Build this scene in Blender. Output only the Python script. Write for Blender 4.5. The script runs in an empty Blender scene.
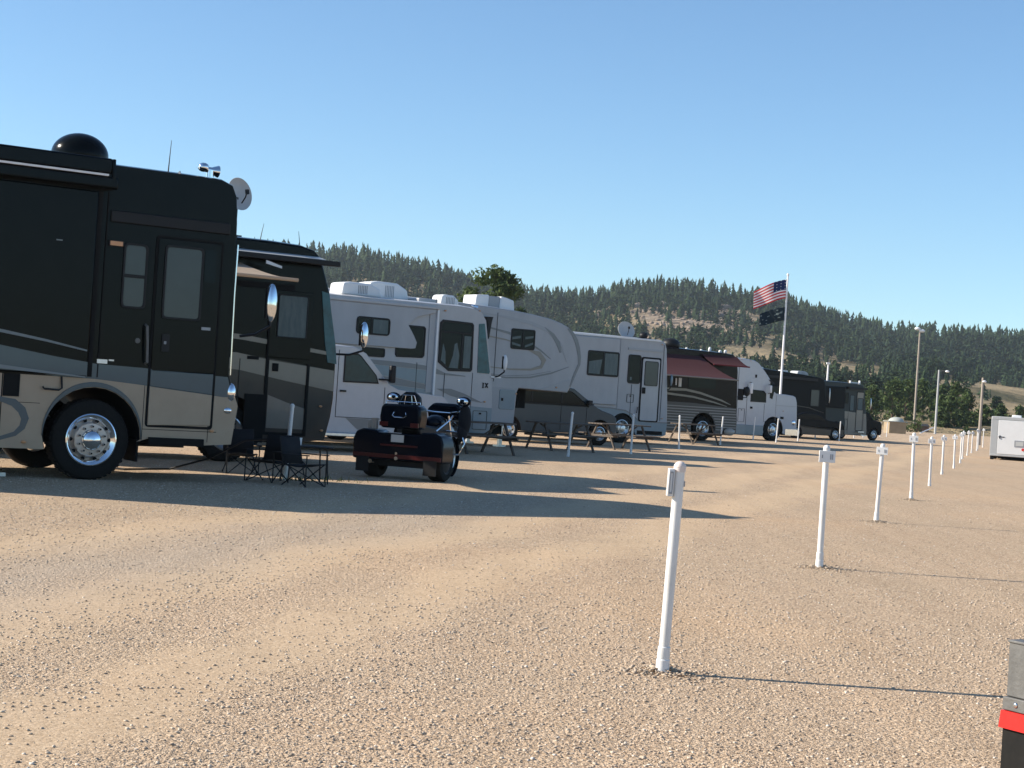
import bpy, bmesh, math, random
import numpy as np
from math import sin, cos, radians, pi, atan, tan, sqrt
from mathutils import Vector, Matrix, noise
random.seed(7); RNG = np.random.default_rng(11)
scene = bpy.context.scene
COL = bpy.data.collections.new('scene'); scene.collection.children.link(COL)

# ------------------------------------------------------------------ materials
def pmat(name, col, rough=.5, metal=0., spec=.5, var=0., vscale=6., bump=0., bscale=40., coat=0., trans=0., col2=None, stretch=(1,1,1)):
    m = bpy.data.materials.new(name); m.use_nodes = True
    nt = m.node_tree; N = nt.nodes; L = nt.links; b = N['Principled BSDF']
    b.inputs['Roughness'].default_value = rough; b.inputs['Metallic'].default_value = metal
    b.inputs['Specular IOR Level'].default_value = spec
    b.inputs['Coat Weight'].default_value = coat; b.inputs['Coat Roughness'].default_value = .04
    b.inputs['Transmission Weight'].default_value = trans
    b.inputs['Base Color'].default_value = (*col, 1)
    if var > 0 or bump > 0:
        tc = N.new('ShaderNodeTexCoord'); mp = N.new('ShaderNodeMapping'); mp.inputs['Scale'].default_value = stretch
        L.new(tc.outputs['Object'], mp.inputs['Vector'])
    if var > 0:
        n = N.new('ShaderNodeTexNoise'); n.inputs['Scale'].default_value = vscale; n.inputs['Detail'].default_value = 6
        n.inputs['Roughness'].default_value = .65
        L.new(mp.outputs[0], n.inputs['Vector'])
        r = N.new('ShaderNodeValToRGB'); r.color_ramp.elements[0].position = .3; r.color_ramp.elements[1].position = .72
        c2 = col2 if col2 else tuple(c*(1-var) for c in col)
        r.color_ramp.elements[0].color = (*c2, 1); r.color_ramp.elements[1].color = (*col, 1)
        L.new(n.outputs['Fac'], r.inputs[0]); L.new(r.outputs[0], b.inputs['Base Color'])
        a = N.new('ShaderNodeMath'); a.operation = 'MULTIPLY_ADD'; a.inputs[1].default_value = .25*var+.03; a.inputs[2].default_value = rough
        L.new(n.outputs['Fac'], a.inputs[0]); L.new(a.outputs[0], b.inputs['Roughness'])
    if bump > 0:
        n2 = N.new('ShaderNodeTexNoise'); n2.inputs['Scale'].default_value = bscale; n2.inputs['Detail'].default_value = 4
        L.new(mp.outputs[0], n2.inputs['Vector'])
        bp = N.new('ShaderNodeBump'); bp.inputs['Strength'].default_value = bump; bp.inputs['Distance'].default_value = .02
        L.new(n2.outputs['Fac'], bp.inputs['Height']); L.new(bp.outputs[0], b.inputs['Normal'])
    return m
M = {}
def mk(k, *a, **kw): M[k] = pmat(k, *a, **kw)
mk('black_paint', (.005,.0062,.0062), .12, spec=.10, coat=.04, var=.35, vscale=3, bump=.02, bscale=1.5)
mk('dark_brown_paint', (.014,.007,.006), .16, spec=.12, coat=.04, var=.3, vscale=3)
mk('bronze_paint', (.060,.050,.040), .28, spec=.3, coat=.1, var=.15, vscale=4)
mk('taupe_paint', (.22,.19,.155), .3, coat=.3, var=.12, vscale=4)
mk('beige_paint', (.37,.285,.20), .32, coat=.3, var=.15, vscale=3)
mk('slate_paint', (.042,.077,.095), .3, coat=.3, var=.12, vscale=4)
mk('pale_line', (.16,.19,.20), .35)
mk('white_paint', (.42,.42,.43), .35, coat=.2, var=.15, vscale=2.5, stretch=(1,1,.4))
mk('white_gel', (.385,.388,.40), .4, coat=.15, var=.17, vscale=2, stretch=(1,1,.4))
mk('cab_white', (.44,.46,.50), .3, coat=.4, var=.08)
mk('bright_white', (.78,.78,.77), .4, var=.07, vscale=3)
mk('pvc', (.80,.80,.79), .38, var=.10, vscale=9, col2=(.66,.64,.60), stretch=(1,1,.3))
mk('pink_cap', (.72,.62,.56), .6)
mk('teal_paint', (.14,.23,.26), .3, coat=.3, var=.15)
mk('grey_stripe', (.16,.17,.18), .35, coat=.2)
mk('mid_grey', (.30,.31,.33), .35, coat=.2)
mk('tan_stripe', (.25,.23,.19), .35)
mk('skirt_blue', (.17,.24,.28), .3, coat=.3, var=.12)
mk('silver_paint', (.035,.052,.066), .28, spec=.3, coat=.15)
mk('dark_car_paint', (.008,.010,.013), .15, spec=.15, coat=.06)
mk('rubber', (.012,.012,.012), .85, spec=.2, var=.4, vscale=30, col2=(.018,.017,.015))
mk('dark', (.006,.006,.006), .7, spec=.2)
mk('dark_plastic', (.011,.011,.012), .45, spec=.3, var=.3, vscale=20)
mk('chassis', (.02,.018,.016), .8, var=.5, vscale=15)
mk('glass_dark', (.005,.008,.010), .06, spec=.13)
mk('glass_grey', (.058,.069,.068), .10, spec=.35, var=.2, vscale=1.5)
mk('glass_teal', (.014,.048,.060), .08, spec=.35, var=.5, vscale=3, col2=(.006,.018,.022))
mk('glass_sky', (.03,.15,.175), .08, spec=.4, var=.7, vscale=2.5, col2=(.008,.03,.04))  # front glass slivers: sky reflection painted into the colour as patchy teal
mk('curtain', (.16,.19,.18), .8, var=.5, vscale=5, col2=(.09,.12,.115), stretch=(3,1,.6))
mk('chrome', (.85,.85,.86), .10, metal=1.)
mk('chrome_blue', (.75,.78,.82), .07, metal=1.)
mk('alu', (.62,.62,.62), .28, metal=1., var=.2, vscale=12)
mk('disc_alu', (.60,.52,.46), .4, metal=.7, var=.2, vscale=12)
mk('ribbed_steel', (.055,.048,.045), .35)
mk('rib_line', (.26,.24,.235), .35, metal=.3)
mk('galv', (.17,.165,.155), .5, metal=.3, var=.35, vscale=14, bump=.1, bscale=60)
mk('red_strip', (.62,.02,.015), .35, var=.15, vscale=18)
mk('red_dark', (.07,.008,.008), .3)
mk('amber', (.60,.30,.14), .35)
mk('maroon_cloth', (.17,.020,.024), .85, var=.25, vscale=2)
mk('dark_cloth', (.012,.013,.017), .9, var=.3)
mk('wood', (.13,.105,.085), .8, var=.45, vscale=8, stretch=(.4,4,4), bump=.3, bscale=20)
mk('pole_wood', (.42,.36,.30), .85, var=.35, vscale=5, stretch=(6,6,.3))
mk('lamp_white', (.80,.80,.80), .4)
mk('trike_black', (.005,.007,.012), .15, spec=.12, coat=.05)
mk('far_black', (.006,.007,.009), .25, spec=.08)
mk('far_grey', (.035,.045,.045), .35, spec=.2)
mk('plate', (.50,.50,.48), .5)
mk('dish_grey', (.45,.46,.46), .45, var=.1)
mk('cream_tone', (.45,.38,.32), .3)  # plain cream for the bumper bag and the trike cup holder

def translucent(name, col, f=.45):
    m = bpy.data.materials.new(name); m.use_nodes = True; nt = m.node_tree; N = nt.nodes; L = nt.links
    b = N['Principled BSDF']; b.inputs['Base Color'].default_value = (*col, 1); b.inputs['Roughness'].default_value = .9
    t = N.new('ShaderNodeBsdfTranslucent'); t.inputs['Color'].default_value = (*col, 1)
    x = N.new('ShaderNodeMixShader'); x.inputs[0].default_value = f
    n = N.new('ShaderNodeTexNoise'); n.inputs['Scale'].default_value = 3
    L.new(b.outputs[0], x.inputs[1]); L.new(t.outputs[0], x.inputs[2]); L.new(x.outputs[0], N['Material Output'].inputs[0])
    M[name] = m
translucent('tan_awning', (.62,.51,.40), .5)
translucent('maroon_awning', (.058,.007,.008), .08)

# foliage with per-vertex colour attribute
def foliage_mat(name, c1, c2):
    m = bpy.data.materials.new(name); m.use_nodes = True; nt = m.node_tree; N = nt.nodes; L = nt.links
    b = N['Principled BSDF']; b.inputs['Roughness'].default_value = .8; b.inputs['Specular IOR Level'].default_value = .2
    a = N.new('ShaderNodeAttribute'); a.attribute_name = 'tint'
    n = N.new('ShaderNodeTexNoise'); n.inputs['Scale'].default_value = .05; n.inputs['Detail'].default_value = 4
    g = N.new('ShaderNodeNewGeometry'); L.new(g.outputs['Position'], n.inputs['Vector'])
    ad = N.new('ShaderNodeMath'); ad.operation = 'MULTIPLY_ADD'; ad.inputs[1].default_value = .6; L.new(n.outputs['Fac'], ad.inputs[0]); 
    sb = N.new('ShaderNodeMath'); sb.operation = 'SUBTRACT'; sb.inputs[1].default_value = .3; L.new(a.outputs['Fac'], sb.inputs[0]); L.new(sb.outputs[0], ad.inputs[2])
    r = N.new('ShaderNodeValToRGB'); r.color_ramp.elements[0].color = (*c1, 1); r.color_ramp.elements[1].color = (*c2, 1)
    L.new(ad.outputs[0], r.inputs[0]); L.new(r.outputs[0], b.inputs['Base Color'])
    t = N.new('ShaderNodeBsdfTranslucent'); L.new(r.outputs[0], t.inputs['Color'])
    x = N.new('ShaderNodeMixShader'); x.inputs[0].default_value = .2
    L.new(b.outputs[0], x.inputs[1]); L.new(t.outputs[0], x.inputs[2]); L.new(x.outputs[0], N['Material Output'].inputs[0])
    M[name] = m
foliage_mat('forest', (.008,.019,.009), (.040,.070,.026))
foliage_mat('leaf', (.025,.045,.018), (.105,.145,.045))
mk('bark', (.12,.08,.055), .9, var=.4, vscale=6)

# ------------------------------------------------------------------ mesh builder
class MB:
    def __init__(s, m=None): s.v=[]; s.f=[]; s.mi=[]; s.mats=[]; s.cur=0; s.T=None; m and s.use(m)
    def use(s, m):
        if m not in s.mats: s.mats.append(m)
        s.cur = s.mats.index(m); return s
    def add(s, vs, fs):
        o = len(s.v)
        if s.T is not None: vs = [tuple(s.T @ Vector(p)) for p in vs]
        s.v += [tuple(p) for p in vs]; s.f += [tuple(i+o for i in f) for f in fs]; s.mi += [s.cur]*len(fs); return s
    def box(s, x0,y0,z0,x1,y1,z1):
        return s.add([(x0,y0,z0),(x1,y0,z0),(x1,y1,z0),(x0,y1,z0),(x0,y0,z1),(x1,y0,z1),(x1,y1,z1),(x0,y1,z1)],
              [(0,3,2,1),(4,5,6,7),(0,1,5,4),(1,2,6,5),(2,3,7,6),(3,0,4,7)])
    def prism(s, poly, y0, y1):           # polygon in xz, extruded along y
        n=len(poly); A=sum(poly[i][0]*poly[(i+1)%n][1]-poly[(i+1)%n][0]*poly[i][1] for i in range(n))
        if A<0: poly=poly[::-1]
        vs=[(x,y0,z) for x,z in poly]+[(x,y1,z) for x,z in poly]
        return s.add(vs,[tuple(range(n)),tuple(range(2*n-1,n-1,-1))]+[((i+1)%n,i,i+n,(i+1)%n+n) for i in range(n)])
    def prismx(s, poly, x0, x1):          # polygon in yz, extruded along x
        n=len(poly); A=sum(poly[i][0]*poly[(i+1)%n][1]-poly[(i+1)%n][0]*poly[i][1] for i in range(n))
        if A<0: poly=poly[::-1]
        vs=[(x0,y,z) for y,z in poly]+[(x1,y,z) for y,z in poly]
        return s.add(vs,[tuple(range(n-1,-1,-1)),tuple(range(n,2*n))]+[(i,(i+1)%n,(i+1)%n+n,i+n) for i in range(n)])
    def ring(s, out, inn, y0, y1):
        n=len(out); vs=[(x,y0,z) for x,z in out]+[(x,y0,z) for x,z in inn]+[(x,y1,z) for x,z in out]+[(x,y1,z) for x,z in inn]
        fs=[]
        for i in range(n):
            j=(i+1)%n; fs+=[(i,j,j+n,i+n),(j+2*n,i+2*n,i+3*n,j+3*n),(j,i,i+2*n,j+2*n),(i+n,j+n,j+3*n,i+3*n)]
        return s.add(vs,fs)
    def cyl(s, p0, p1, r, n=10, r1=None):
        p0=Vector(p0);p1=Vector(p1);d=(p1-p0).normalized();a=d.orthogonal().normalized();b=d.cross(a); r1=r if r1 is None else r1
        vs=[tuple(p0+(a*cos(2*pi*i/n)+b*sin(2*pi*i/n))*r) for i in range(n)]+[tuple(p1+(a*cos(2*pi*i/n)+b*sin(2*pi*i/n))*r1) for i in range(n)]
        return s.add(vs,[tuple(range(n-1,-1,-1)),tuple(range(n,2*n))]+[(i,(i+1)%n,(i+1)%n+n,i+n) for i in range(n)])
    def sweep(s, pts, r, n=8, closed=False):
        P=[Vector(p) for p in pts]; k=len(P); vs=[]; a=None
        for i,p in enumerate(P):
            d=((P[(i+1)%k]-P[i-1]) if closed or 0<i<k-1 else (P[1]-P[0] if i==0 else P[-1]-P[-2])).normalized()
            a=(a-d*a.dot(d)).normalized() if a is not None else d.orthogonal().normalized(); b=d.cross(a)
            rr=r[i] if isinstance(r,(list,tuple)) else r
            vs+=[tuple(p+(a*cos(2*pi*j/n)+b*sin(2*pi*j/n))*rr) for j in range(n)]
        fs=[(i*n+j,i*n+(j+1)%n,((i+1)%k)*n+(j+1)%n,((i+1)%k)*n+j) for i in range(k if closed else k-1) for j in range(n)]
        if not closed: fs+=[tuple(range(n-1,-1,-1)),tuple(range((k-1)*n,k*n))]
        return s.add(vs,fs)
    def lathe(s, prof, c, ax='y', n=40, close=False):   # prof: (radius, along axis)
        vs=[];k=len(prof)
        for r_,h in prof:
            for i in range(n):
                a=2*pi*i/n
                if ax=='y': vs.append((c[0]+r_*cos(a),c[1]+h,c[2]+r_*sin(a)))
                elif ax=='z': vs.append((c[0]+r_*cos(a),c[1]+r_*sin(a),c[2]+h))
                else: vs.append((c[0]+h,c[1]+r_*cos(a),c[2]+r_*sin(a)))
        fs=[(i*n+j,i*n+(j+1)%n,(i+1)*n+(j+1)%n,(i+1)*n+j) for i in range(k-1) for j in range(n)]
        return s.add(vs,fs)
    def ell(s, c, r, n=20, m=10, lo=0., hi=1.):   # ellipsoid, latitudes lo..hi of 0..1 (0 = bottom)
        vs=[];
        for i in range(m+1):
            t=-pi/2+pi*(lo+(hi-lo)*i/m)
            for j in range(n):
                a=2*pi*j/n; vs.append((c[0]+r[0]*cos(t)*cos(a),c[1]+r[1]*cos(t)*sin(a),c[2]+r[2]*sin(t)))
        fs=[(i*n+j,i*n+(j+1)%n,(i+1)*n+(j+1)%n,(i+1)*n+j) for i in range(m) for j in range(n)]
        fs+=[tuple(range(n-1,-1,-1)),tuple(range(m*n,(m+1)*n))]
        return s.add(vs,fs)
    def quadsheet(s, pts, th=.006):
        a,b,c,d=[Vector(p) for p in pts]; n=(b-a).cross(d-a).normalized()*th
        P=[a,b,c,d]; return s.add([tuple(p) for p in P]+[tuple(p+n) for p in P],[(3,2,1,0),(4,5,6,7),(0,1,5,4),(1,2,6,5),(2,3,7,6),(3,0,4,7)])
    def build(s, name, parent=None, bevel=0., ang=35, seg=2):
        me=bpy.data.meshes.new(name); me.from_pydata(s.v,[],s.f)
        for m in s.mats: me.materials.append(M[m])
        me.polygons.foreach_set('material_index',s.mi)
        bm=bmesh.new(); bm.from_mesh(me); bmesh.ops.recalc_face_normals(bm,faces=bm.faces); bm.to_mesh(me); bm.free()
        me.shade_smooth(); me.set_sharp_from_angle(angle=radians(ang)); me.update()
        o=bpy.data.objects.new(name,me); COL.objects.link(o)
        if parent: o.parent=parent
        if bevel>0:
            b=o.modifiers.new('bevel','BEVEL'); b.width=bevel; b.segments=seg; b.limit_method='ANGLE'; b.angle_limit=radians(40); b.harden_normals=False
        return o
def rrect(x0,z0,x1,z1,r=.06,n=4):
    p=[]
    for cx,cz,a0 in ((x1-r,z1-r,0),(x0+r,z1-r,90),(x0+r,z0+r,180),(x1-r,z0+r,270)):
        for i in range(n+1):
            a=radians(a0+90*i/n); p.append((cx+r*cos(a),cz+r*sin(a)))
    return p
def shrink(p, d):
    cx=sum(a for a,b in p)/len(p); cz=sum(b for a,b in p)/len(p)
    w=max(a for a,b in p)-min(a for a,b in p); h=max(b for a,b in p)-min(b for a,b in p)
    return [(cx+(a-cx)*(1-2*d/w),cz+(b-cz)*(1-2*d/h)) for a,b in p]
def thing(name,label,cat,loc,rz=0.,group=None):
    o=bpy.data.objects.new(name,None); COL.objects.link(o); o.empty_display_size=.3
    o.location=loc; o.rotation_euler=(0,0,rz); return tag(o,label,cat,group)
def tag(o,label=None,cat=None,group=None,kind=None):
    if label: o['label']=label
    if cat: o['category']=cat
    if group: o['group']=group
    if kind: o['kind']=kind
    return o
def copy_tree(o,parent=None):
    c=o.copy(); COL.objects.link(c); c.parent=parent
    for ch in list(o.children): copy_tree(ch,c)
    return c

TH=radians(33)
# ------------------------------------------------------------------ wheels
def tyre_prof(R,rr,w): return [(rr,0),(rr+.03,-.012),(R-.07,-.012),(R-.02,.012),(R,.05),(R,w-.05),(R-.02,w-.01),(rr,w)]
def wheel(root,cx,R=.53,rr=.31,y0=.04,w=.28,style='truck',cz=None):
    cz=R if cz is None else cz
    m=MB('alu' if style!='steel' else 'mid_grey')
    if style=='big':
        m.use('chrome'); m.lathe([(rr+.035,-.022),(rr+.02,-.03),(rr-.01,-.018),(rr-.05,.03),(rr-.10,.055)],(cx,y0,cz),n=56)
        m.use('disc_alu'); m.lathe([(rr-.10,.055),(.225,.0),(.215,-.025),(.13,-.03),(.12,-.02)],(cx,y0,cz),n=48)
        m.use('chrome_blue'); m.lathe([(.14,-.02),(.135,-.06),(.11,-.10),(.06,-.125),(.0,-.13)],(cx,y0,cz),n=32)
        for k in range(10):
            a=2*pi*(k+.5)/10; x,z=cx+.178*cos(a),cz+.178*sin(a)
            m.use('disc_alu').cyl((x,y0-.02,z),(x,y0-.07,z),.021,10,.016)
            m.use('dark').cyl((x,y0-.07,z),(x,y0-.073,z),.013,8)
            a=2*pi*k/10; x,z=cx+.262*cos(a),cz+.262*sin(a)
            T=Matrix.Translation((x,y0+.012,z))@Matrix.Rotation(-a,4,'Y'); m.T=T
            m.use('dark').lathe([(.0,-.001),(.024,-.001),(.026,.01)],(0,0,0),n=14); m.T=None
    else:
        m.lathe([(rr+.02,-.015),(rr,-.02),(rr-.03,.02),(rr*.62,.05)],(cx,y0,cz),n=36)
        m.lathe([(rr*.62,.05),(rr*.55,-.01),(rr*.32,-.025),(rr*.28,-.06),(0,-.07)],(cx,y0,cz),n=30)
        m.use('dark')
        for k in range(8):
            a=2*pi*k/8; x,z=cx+rr*.78*cos(a),cz+rr*.78*sin(a); m.cyl((x,y0+.03,z),(x,y0+.014,z),rr*.085,8)
    wh=m.build('wheel',root)
    t=MB('rubber').lathe(tyre_prof(R,rr,w),(cx,y0,cz),n=56)
    n=46
    for k in range(n):      # tread blocks
        a=2*pi*k/n; t.T=Matrix.Translation((cx,y0,cz))@Matrix.Rotation(a,4,'Y'); t.box(R-.004,.03,-.018,R+.008,w-.03,.018)
    t.T=None; t.build('tyre',wh)
    return wh
def arch_pts(cx,r,zc,zb,n=14):     # from front to back over the wheel
    pts=[]
    h=zb-zc
    a0=math.asin(max(-1,min(1,h/r)))
    for i in range(n+1):
        a=a0+(pi-2*a0)*i/n; pts.append((cx+r*cos(a),zc+r*sin(a)))
    return pts
# ------------------------------------------------------------------ lofted bodies
def loft_body(name,root,top,bottom,W,mat,nose=.22,crown=.06,fx=-.9,tuck=.10,under='chassis'):
    """top: profile rear-bottom .. over the roof .. front-bottom; bottom: front to rear underneath (with arches)."""
    prof=top+bottom; n=len(prof); ys=[0,.012,.04,.09,.18,.35,.5,.65,.82,.91,.96,.988,1]
    m=MB(mat); vs=[]
    zt=max(z for x,z in top)
    for t in ys:
        q=abs(2*t-1)
        for x,z in prof:
            w=min(1,max(0,(x-fx)/(-fx)))
            dx=nose*(1-q**3.2)*w
            dz=crown*(1-q**6)*min(1,max(0,(z-zt+.5)/.5))
            vs.append((x+dx,t*W,z+dz))
    nt=len(top)
    fs_t=[];fs_u=[]
    for k in range(len(ys)-1):
        for i in range(n):
            j=(i+1)%n; f=(k*n+j,k*n+i,(k+1)*n+i,(k+1)*n+j)
            (fs_t if i<nt-1 else fs_u).append(f)
    caps=[tuple(range(n)),tuple(reversed(range((len(ys)-1)*n,len(ys)*n)))]
    m.add(vs,[]); 
    m.f+=fs_t+caps; m.mi+=[m.cur]*(len(fs_t)+2)
    m.use(under); m.f+=fs_u; m.mi+=[m.cur]*len(fs_u)
    return m.build(name,root,bevel=.035,ang=40,seg=3)
def panel(name,root,polys,mat,y0=-.006,y1=.004,bevel=0):
    m=MB(mat)
    for i,p in enumerate(polys): m.prism(p,y0,y1)
    return m.build(name,root,bevel=bevel)
def window(root,poly,glass='glass_dark',frame='dark_plastic',fw=.035,y=-.010,curtain=None,bars=(),name='window'):
    f=MB(frame).ring(poly,shrink(poly,fw),y-.012,.004)
    for (x0,z0,x1,z1) in bars: f.box(x0,y-.012,z0,x1,0,z1)
    f=f.build(name,root,bevel=.004)
    g=MB(glass).prism(shrink(poly,fw*.7),y-.002,.006)
    if curtain:
        g.use('curtain')
        for c in curtain: g.prism(c,y-.005,y-.001)
    g.build('pane',f); return f
def ac_unit(root,x,z,y=.9,L=.95,W=.7,h=.32,name='air_conditioner',mat='bright_white'):
    m=MB(mat); prof=[(x-L/2,z),(x-L/2+.03,z+h*.9),(x-L*.3,z+h),(x+L*.2,z+h*.97),(x+L*.45,z+h*.62),(x+L/2,z)]
    m.prism(prof,y,y+W)
    o=m.build(name,root,bevel=.05,seg=3)
    g=MB('mid_grey')
    for k in range(6): g.box(x-.12+k*.045,y-.006,z+.05,x-.10+k*.045,y+.01,z+h*.78)
    g.build('grille',o); return o
def dish(root,x,y,z,R=.3,tilt=40,az=0,mat='dish_grey'):
    m=MB(mat); T=Matrix.Translation((x,y,z))@Matrix.Rotation(radians(az),4,'Z')@Matrix.Rotation(radians(tilt),4,'Y')
    m.T=T; m.lathe([(0,0),(R*.5,R*.06),(R*.8,R*.15),(R,R*.25),(R*1.01,R*.23),(R*.5,.0),(0,-.02)],(0,0,0),ax='z',n=28)
    m.use('dark_plastic').cyl((0,0,0),(0,0,-.15),.03,8).sweep([(R*.6,0,.1),(R*.3,0,R*.7),(0,0,R*.85)],.012,6).box(-.04,-.03,R*.8,.04,.03,R*.95)
    m.T=None; m.cyl((x,y,z-.42),(x,y,z-.05),.03,8)
    return m.build('satellite_dish',root)
def antenna(root,x,y,z,h,dx=.0,name='antenna',r=.006):
    return MB('dark_plastic').sweep([(x,y,z-.03),(x+dx*.5,y,z+h*.5),(x+dx,y,z+h)],[r*1.6,r,r*.6],6).build(name,root)
def mirror(root,base,head,size=(.16,.09,.50),mat='chrome_blue',arm='dark_plastic'):
    m=MB(arm).sweep([base,((base[0]+head[0])/2,(base[1]+head[1])/2-.02,base[2]*.5+head[2]*.5-size[2]*.4),(head[0],head[1],head[2]-size[2]*.62),(head[0],head[1],head[2]-size[2]*.4)],.02,8)
    o=m.build('mirror_arm',root)
    w,d,h=size; m=MB(mat); T=Matrix.Translation(head)
    m.T=T; m.ell((0,0,0),(w*.55,d*.8,h*.52),20,12); m.use('dark_plastic').box(-w*.56,-d*.3,-h*.42,-w*.40,d*.3,h*.40)
    m.build('mirror_head',o); return o
def roller_awning(root,x0,x1,z,dy=2.4,drop=.5,mat='tan_awning',case='black_paint',arms=True,y0=-.06):
    n=8; m=MB(mat)
    for i in range(n):
        t0,t1=i/n,(i+1)/n; sag=lambda t:-.10*sin(pi*t)*drop
        m.quadsheet([(x0,y0-dy*t0,z-drop*t0+sag(t0)),(x1,y0-dy*t0,z-drop*t0+sag(t0)),(x1,y0-dy*t1,z-drop*t1+sag(t1)),(x0,y0-dy*t1,z-drop*t1+sag(t1))],.004)
    o=m.build('awning',root)
    MB(case).cyl((x0-.03,y0-dy,z-drop),(x1+.03,y0-dy,z-drop),.03,12).build('awning_roller',o)
    if arms:
        for x in (x0+.02,x1-.02):
            MB(case).sweep([(x,0,z-.9),(x,y0-dy*.45,z-drop*.5-.32),(x,y0-dy,z-drop)],.02,6).build('awning_arm',o)
    return o

# ------------------------------------------------------------------ small fittings on the coach sides
def fittings(root,y,seams=(),hatches=(),lamps=(),rail=None):
    if seams:
        for (x,z0,z1) in seams: MB('far_grey').box(x-.004,y-.004,z0,x+.004,y+.01,z1).build('panel_seam',root)
    for (x0,z0,x1,z1) in hatches:
        h=MB('far_grey').ring(rrect(x0,z0,x1,z1,.03),rrect(x0+.012,z0+.012,x1-.012,z1-.012,.025),y-.005,y+.01).build('hatch_outline',root)
        MB('dark').box((x0+x1)/2-.03,y-.012,z1-.09,(x0+x1)/2+.03,y,z1-.05).build('latch',h)
    for (x,z) in lamps: MB('amber').ell((x,y-.01,z),(.035,.02,.02),8,6).build('marker_lamp',root)
# ================================================================== MOTORHOME 1 (black and beige, nearest)
def front_ends(root,W,z0,z1,top,bulge=.2,glass='glass_dark'):
    """windscreen and lamps on the blunt front, following its profile"""
    k0=max(range(len(top)),key=lambda i:top[i][1]+1e-6*i); fr=sorted([(z,x) for x,z in top[k0:]])
    fx=lambda z: float(np.interp(z,[a for a,b in fr],[b for a,b in fr]))
    m=MB(glass); n=12; rows=5; vs=[]
    for k in range(n+1):
        t=.08+.84*k/n; q=abs(2*t-1); d=bulge*(1-q**3.2)+.008
        for r_ in range(rows): z=z0+(z1-z0)*r_/(rows-1); vs.append((fx(z)+d,t*W,z))
    m.add(vs,[(rows*k+r_,rows*(k+1)+r_,rows*(k+1)+r_+1,rows*k+r_+1) for k in range(n) for r_ in range(rows-1)])
    o=m.build('windscreen',root); s=o.modifiers.new('s','SOLIDIFY'); s.thickness=.012; s.offset=0
    for y in (.7,W-.7): MB('chrome').ell((fx(1.0)+bulge*.6,y,1.0),(.06,.14,.10),16,8).build('headlight',root)
    return o
P1=(-3.81,23.51)
c1=thing('motorhome','big black and beige motorhome with chrome wheel and dark roof dome, nearest on the left','motorhome',(P1[0],P1[1],0),TH)
W=2.52; R=.53
top=[(-7.4,.42),(-7.4,4.0),(-7.3,4.14),(-2.0,4.17),(-.9,4.17),(-.40,4.16),(-.24,4.10),(-.17,3.95),(-.14,3.6),(-.12,2.6),(-.12,1.5),(-.02,1.22),(.03,1.08),(-.03,.56)]
bot=[(-.43,.53),(-1.25,.56),(-1.38,.55)]+arch_pts(-2.0,.66,.56,.56)+[(-2.62,.40),(-4.7,.40)]+arch_pts(-5.4,.66,.56,.42)+[(-6.1,.42)]
loft_body('body',c1,top,bot,W,'black_paint',under='dark')
low=[(-.005,1.21),(.045,1.08),(-.02,.545),(-.43,.515),(-.44,.57),(-1.24,.575),(-1.38,.53)]+arch_pts(-2.0,.665,.56,.56)+[(-2.63,.385),(-4.7,.385)]+arch_pts(-5.4,.665,.56,.42)+[(-6.1,.385),(-7.4,.385),(-7.4,1.34),(-2.5,1.34),(-2.0,1.34),(-1.36,1.30),(-.18,1.20)]
panel('lower_panel',c1,[low],'beige_paint',-.008,.004)
panel('stripe',c1,[[(-7.4,1.72),(-3.3,1.70),(-2.6,1.60),(-2.0,1.535),(-1.34,1.52),(-.13,1.47),(-.05,1.20),(-.18,1.192),(-1.36,1.292),(-2.0,1.335),(-2.5,1.337),(-3.27,1.42),(-7.4,1.50)]],'slate_paint',-.011,.004)
panel('pinstripe',c1,[[(-6.9,1.97),(-3.3,1.90),(-2.7,1.81),(-2.16,1.71),(-2.16,1.69),(-2.7,1.78),(-3.3,1.86),(-6.9,1.93)],
   [(-3.3,1.45),(-2.16,1.36),(-2.16,1.345),(-3.3,1.40)]],'pale_line',-.070,-.055)
# slide-out room
sl=MB('black_paint').box(-6.9,-.055,1.36,-2.13,.05,3.80).build('slide_out',c1,bevel=.02)
MB('slate_paint').prism([(-6.85,1.70),(-3.3,1.70),(-2.6,1.60),(-2.14,1.55),(-2.14,1.37),(-6.85,1.44)],-.062,-.05).build('stripe',sl)
MB('dark').box(-2.12,-.020,1.36,-2.06,.0,3.80).box(-1.99,-.016,1.36,-1.975,.0,3.8).build('slide_seal',sl)
MB('pale_line').box(-2.66,-.062,3.10,-2.58,-.05,3.115).build('catch',sl)
# awning case
aw=MB('black_paint').box(-7.1,-.22,3.83,-1.93,.02,3.99).box(-7.1,-.20,4.02,-2.02,.02,4.23).build('awning_case',c1,bevel=.03,seg=3)
MB('bright_white').box(-7.1,-.235,3.992,-2.08,-.18,4.018).build('awning_trim',aw)
MB('black_paint').sweep([(-2.0,-.18,3.9),(-2.0,-.20,4.0),(-2.0,-.16,4.22)],.03,8).build('awning_arm',aw)
MB('black_paint').ell((-2.16,.75,4.33),(.38,.38,.30),32,14,.36,1.).lathe([(.44,-.1),(.44,.0),(.40,.02)],(-2.16,.75,4.28),ax='z',n=32).build('roof_dome',c1)
antenna(c1,-1.03,.4,4.22,.44,.02)
MB('alu').sweep([(-1.0,.2,4.16),(-.97,.12,4.22),(-.96,.05,4.12)],.008,6).build('clearance_light',c1)
h=MB('chrome')
for dy in (0,): h.cyl((-.52,.45,4.34),(-.38,.45,4.33),.035,14,.045).cyl((-.38,.45,4.33),(-.28,.45,4.325),.045,16,.085).ell((-.50,.45,4.36),(.08,.08,.065),14,8).cyl((-.40,.45,4.12),(-.40,.45,4.33),.055,12).box(-.5,.38,4.14,-.28,.52,4.20)
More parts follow.
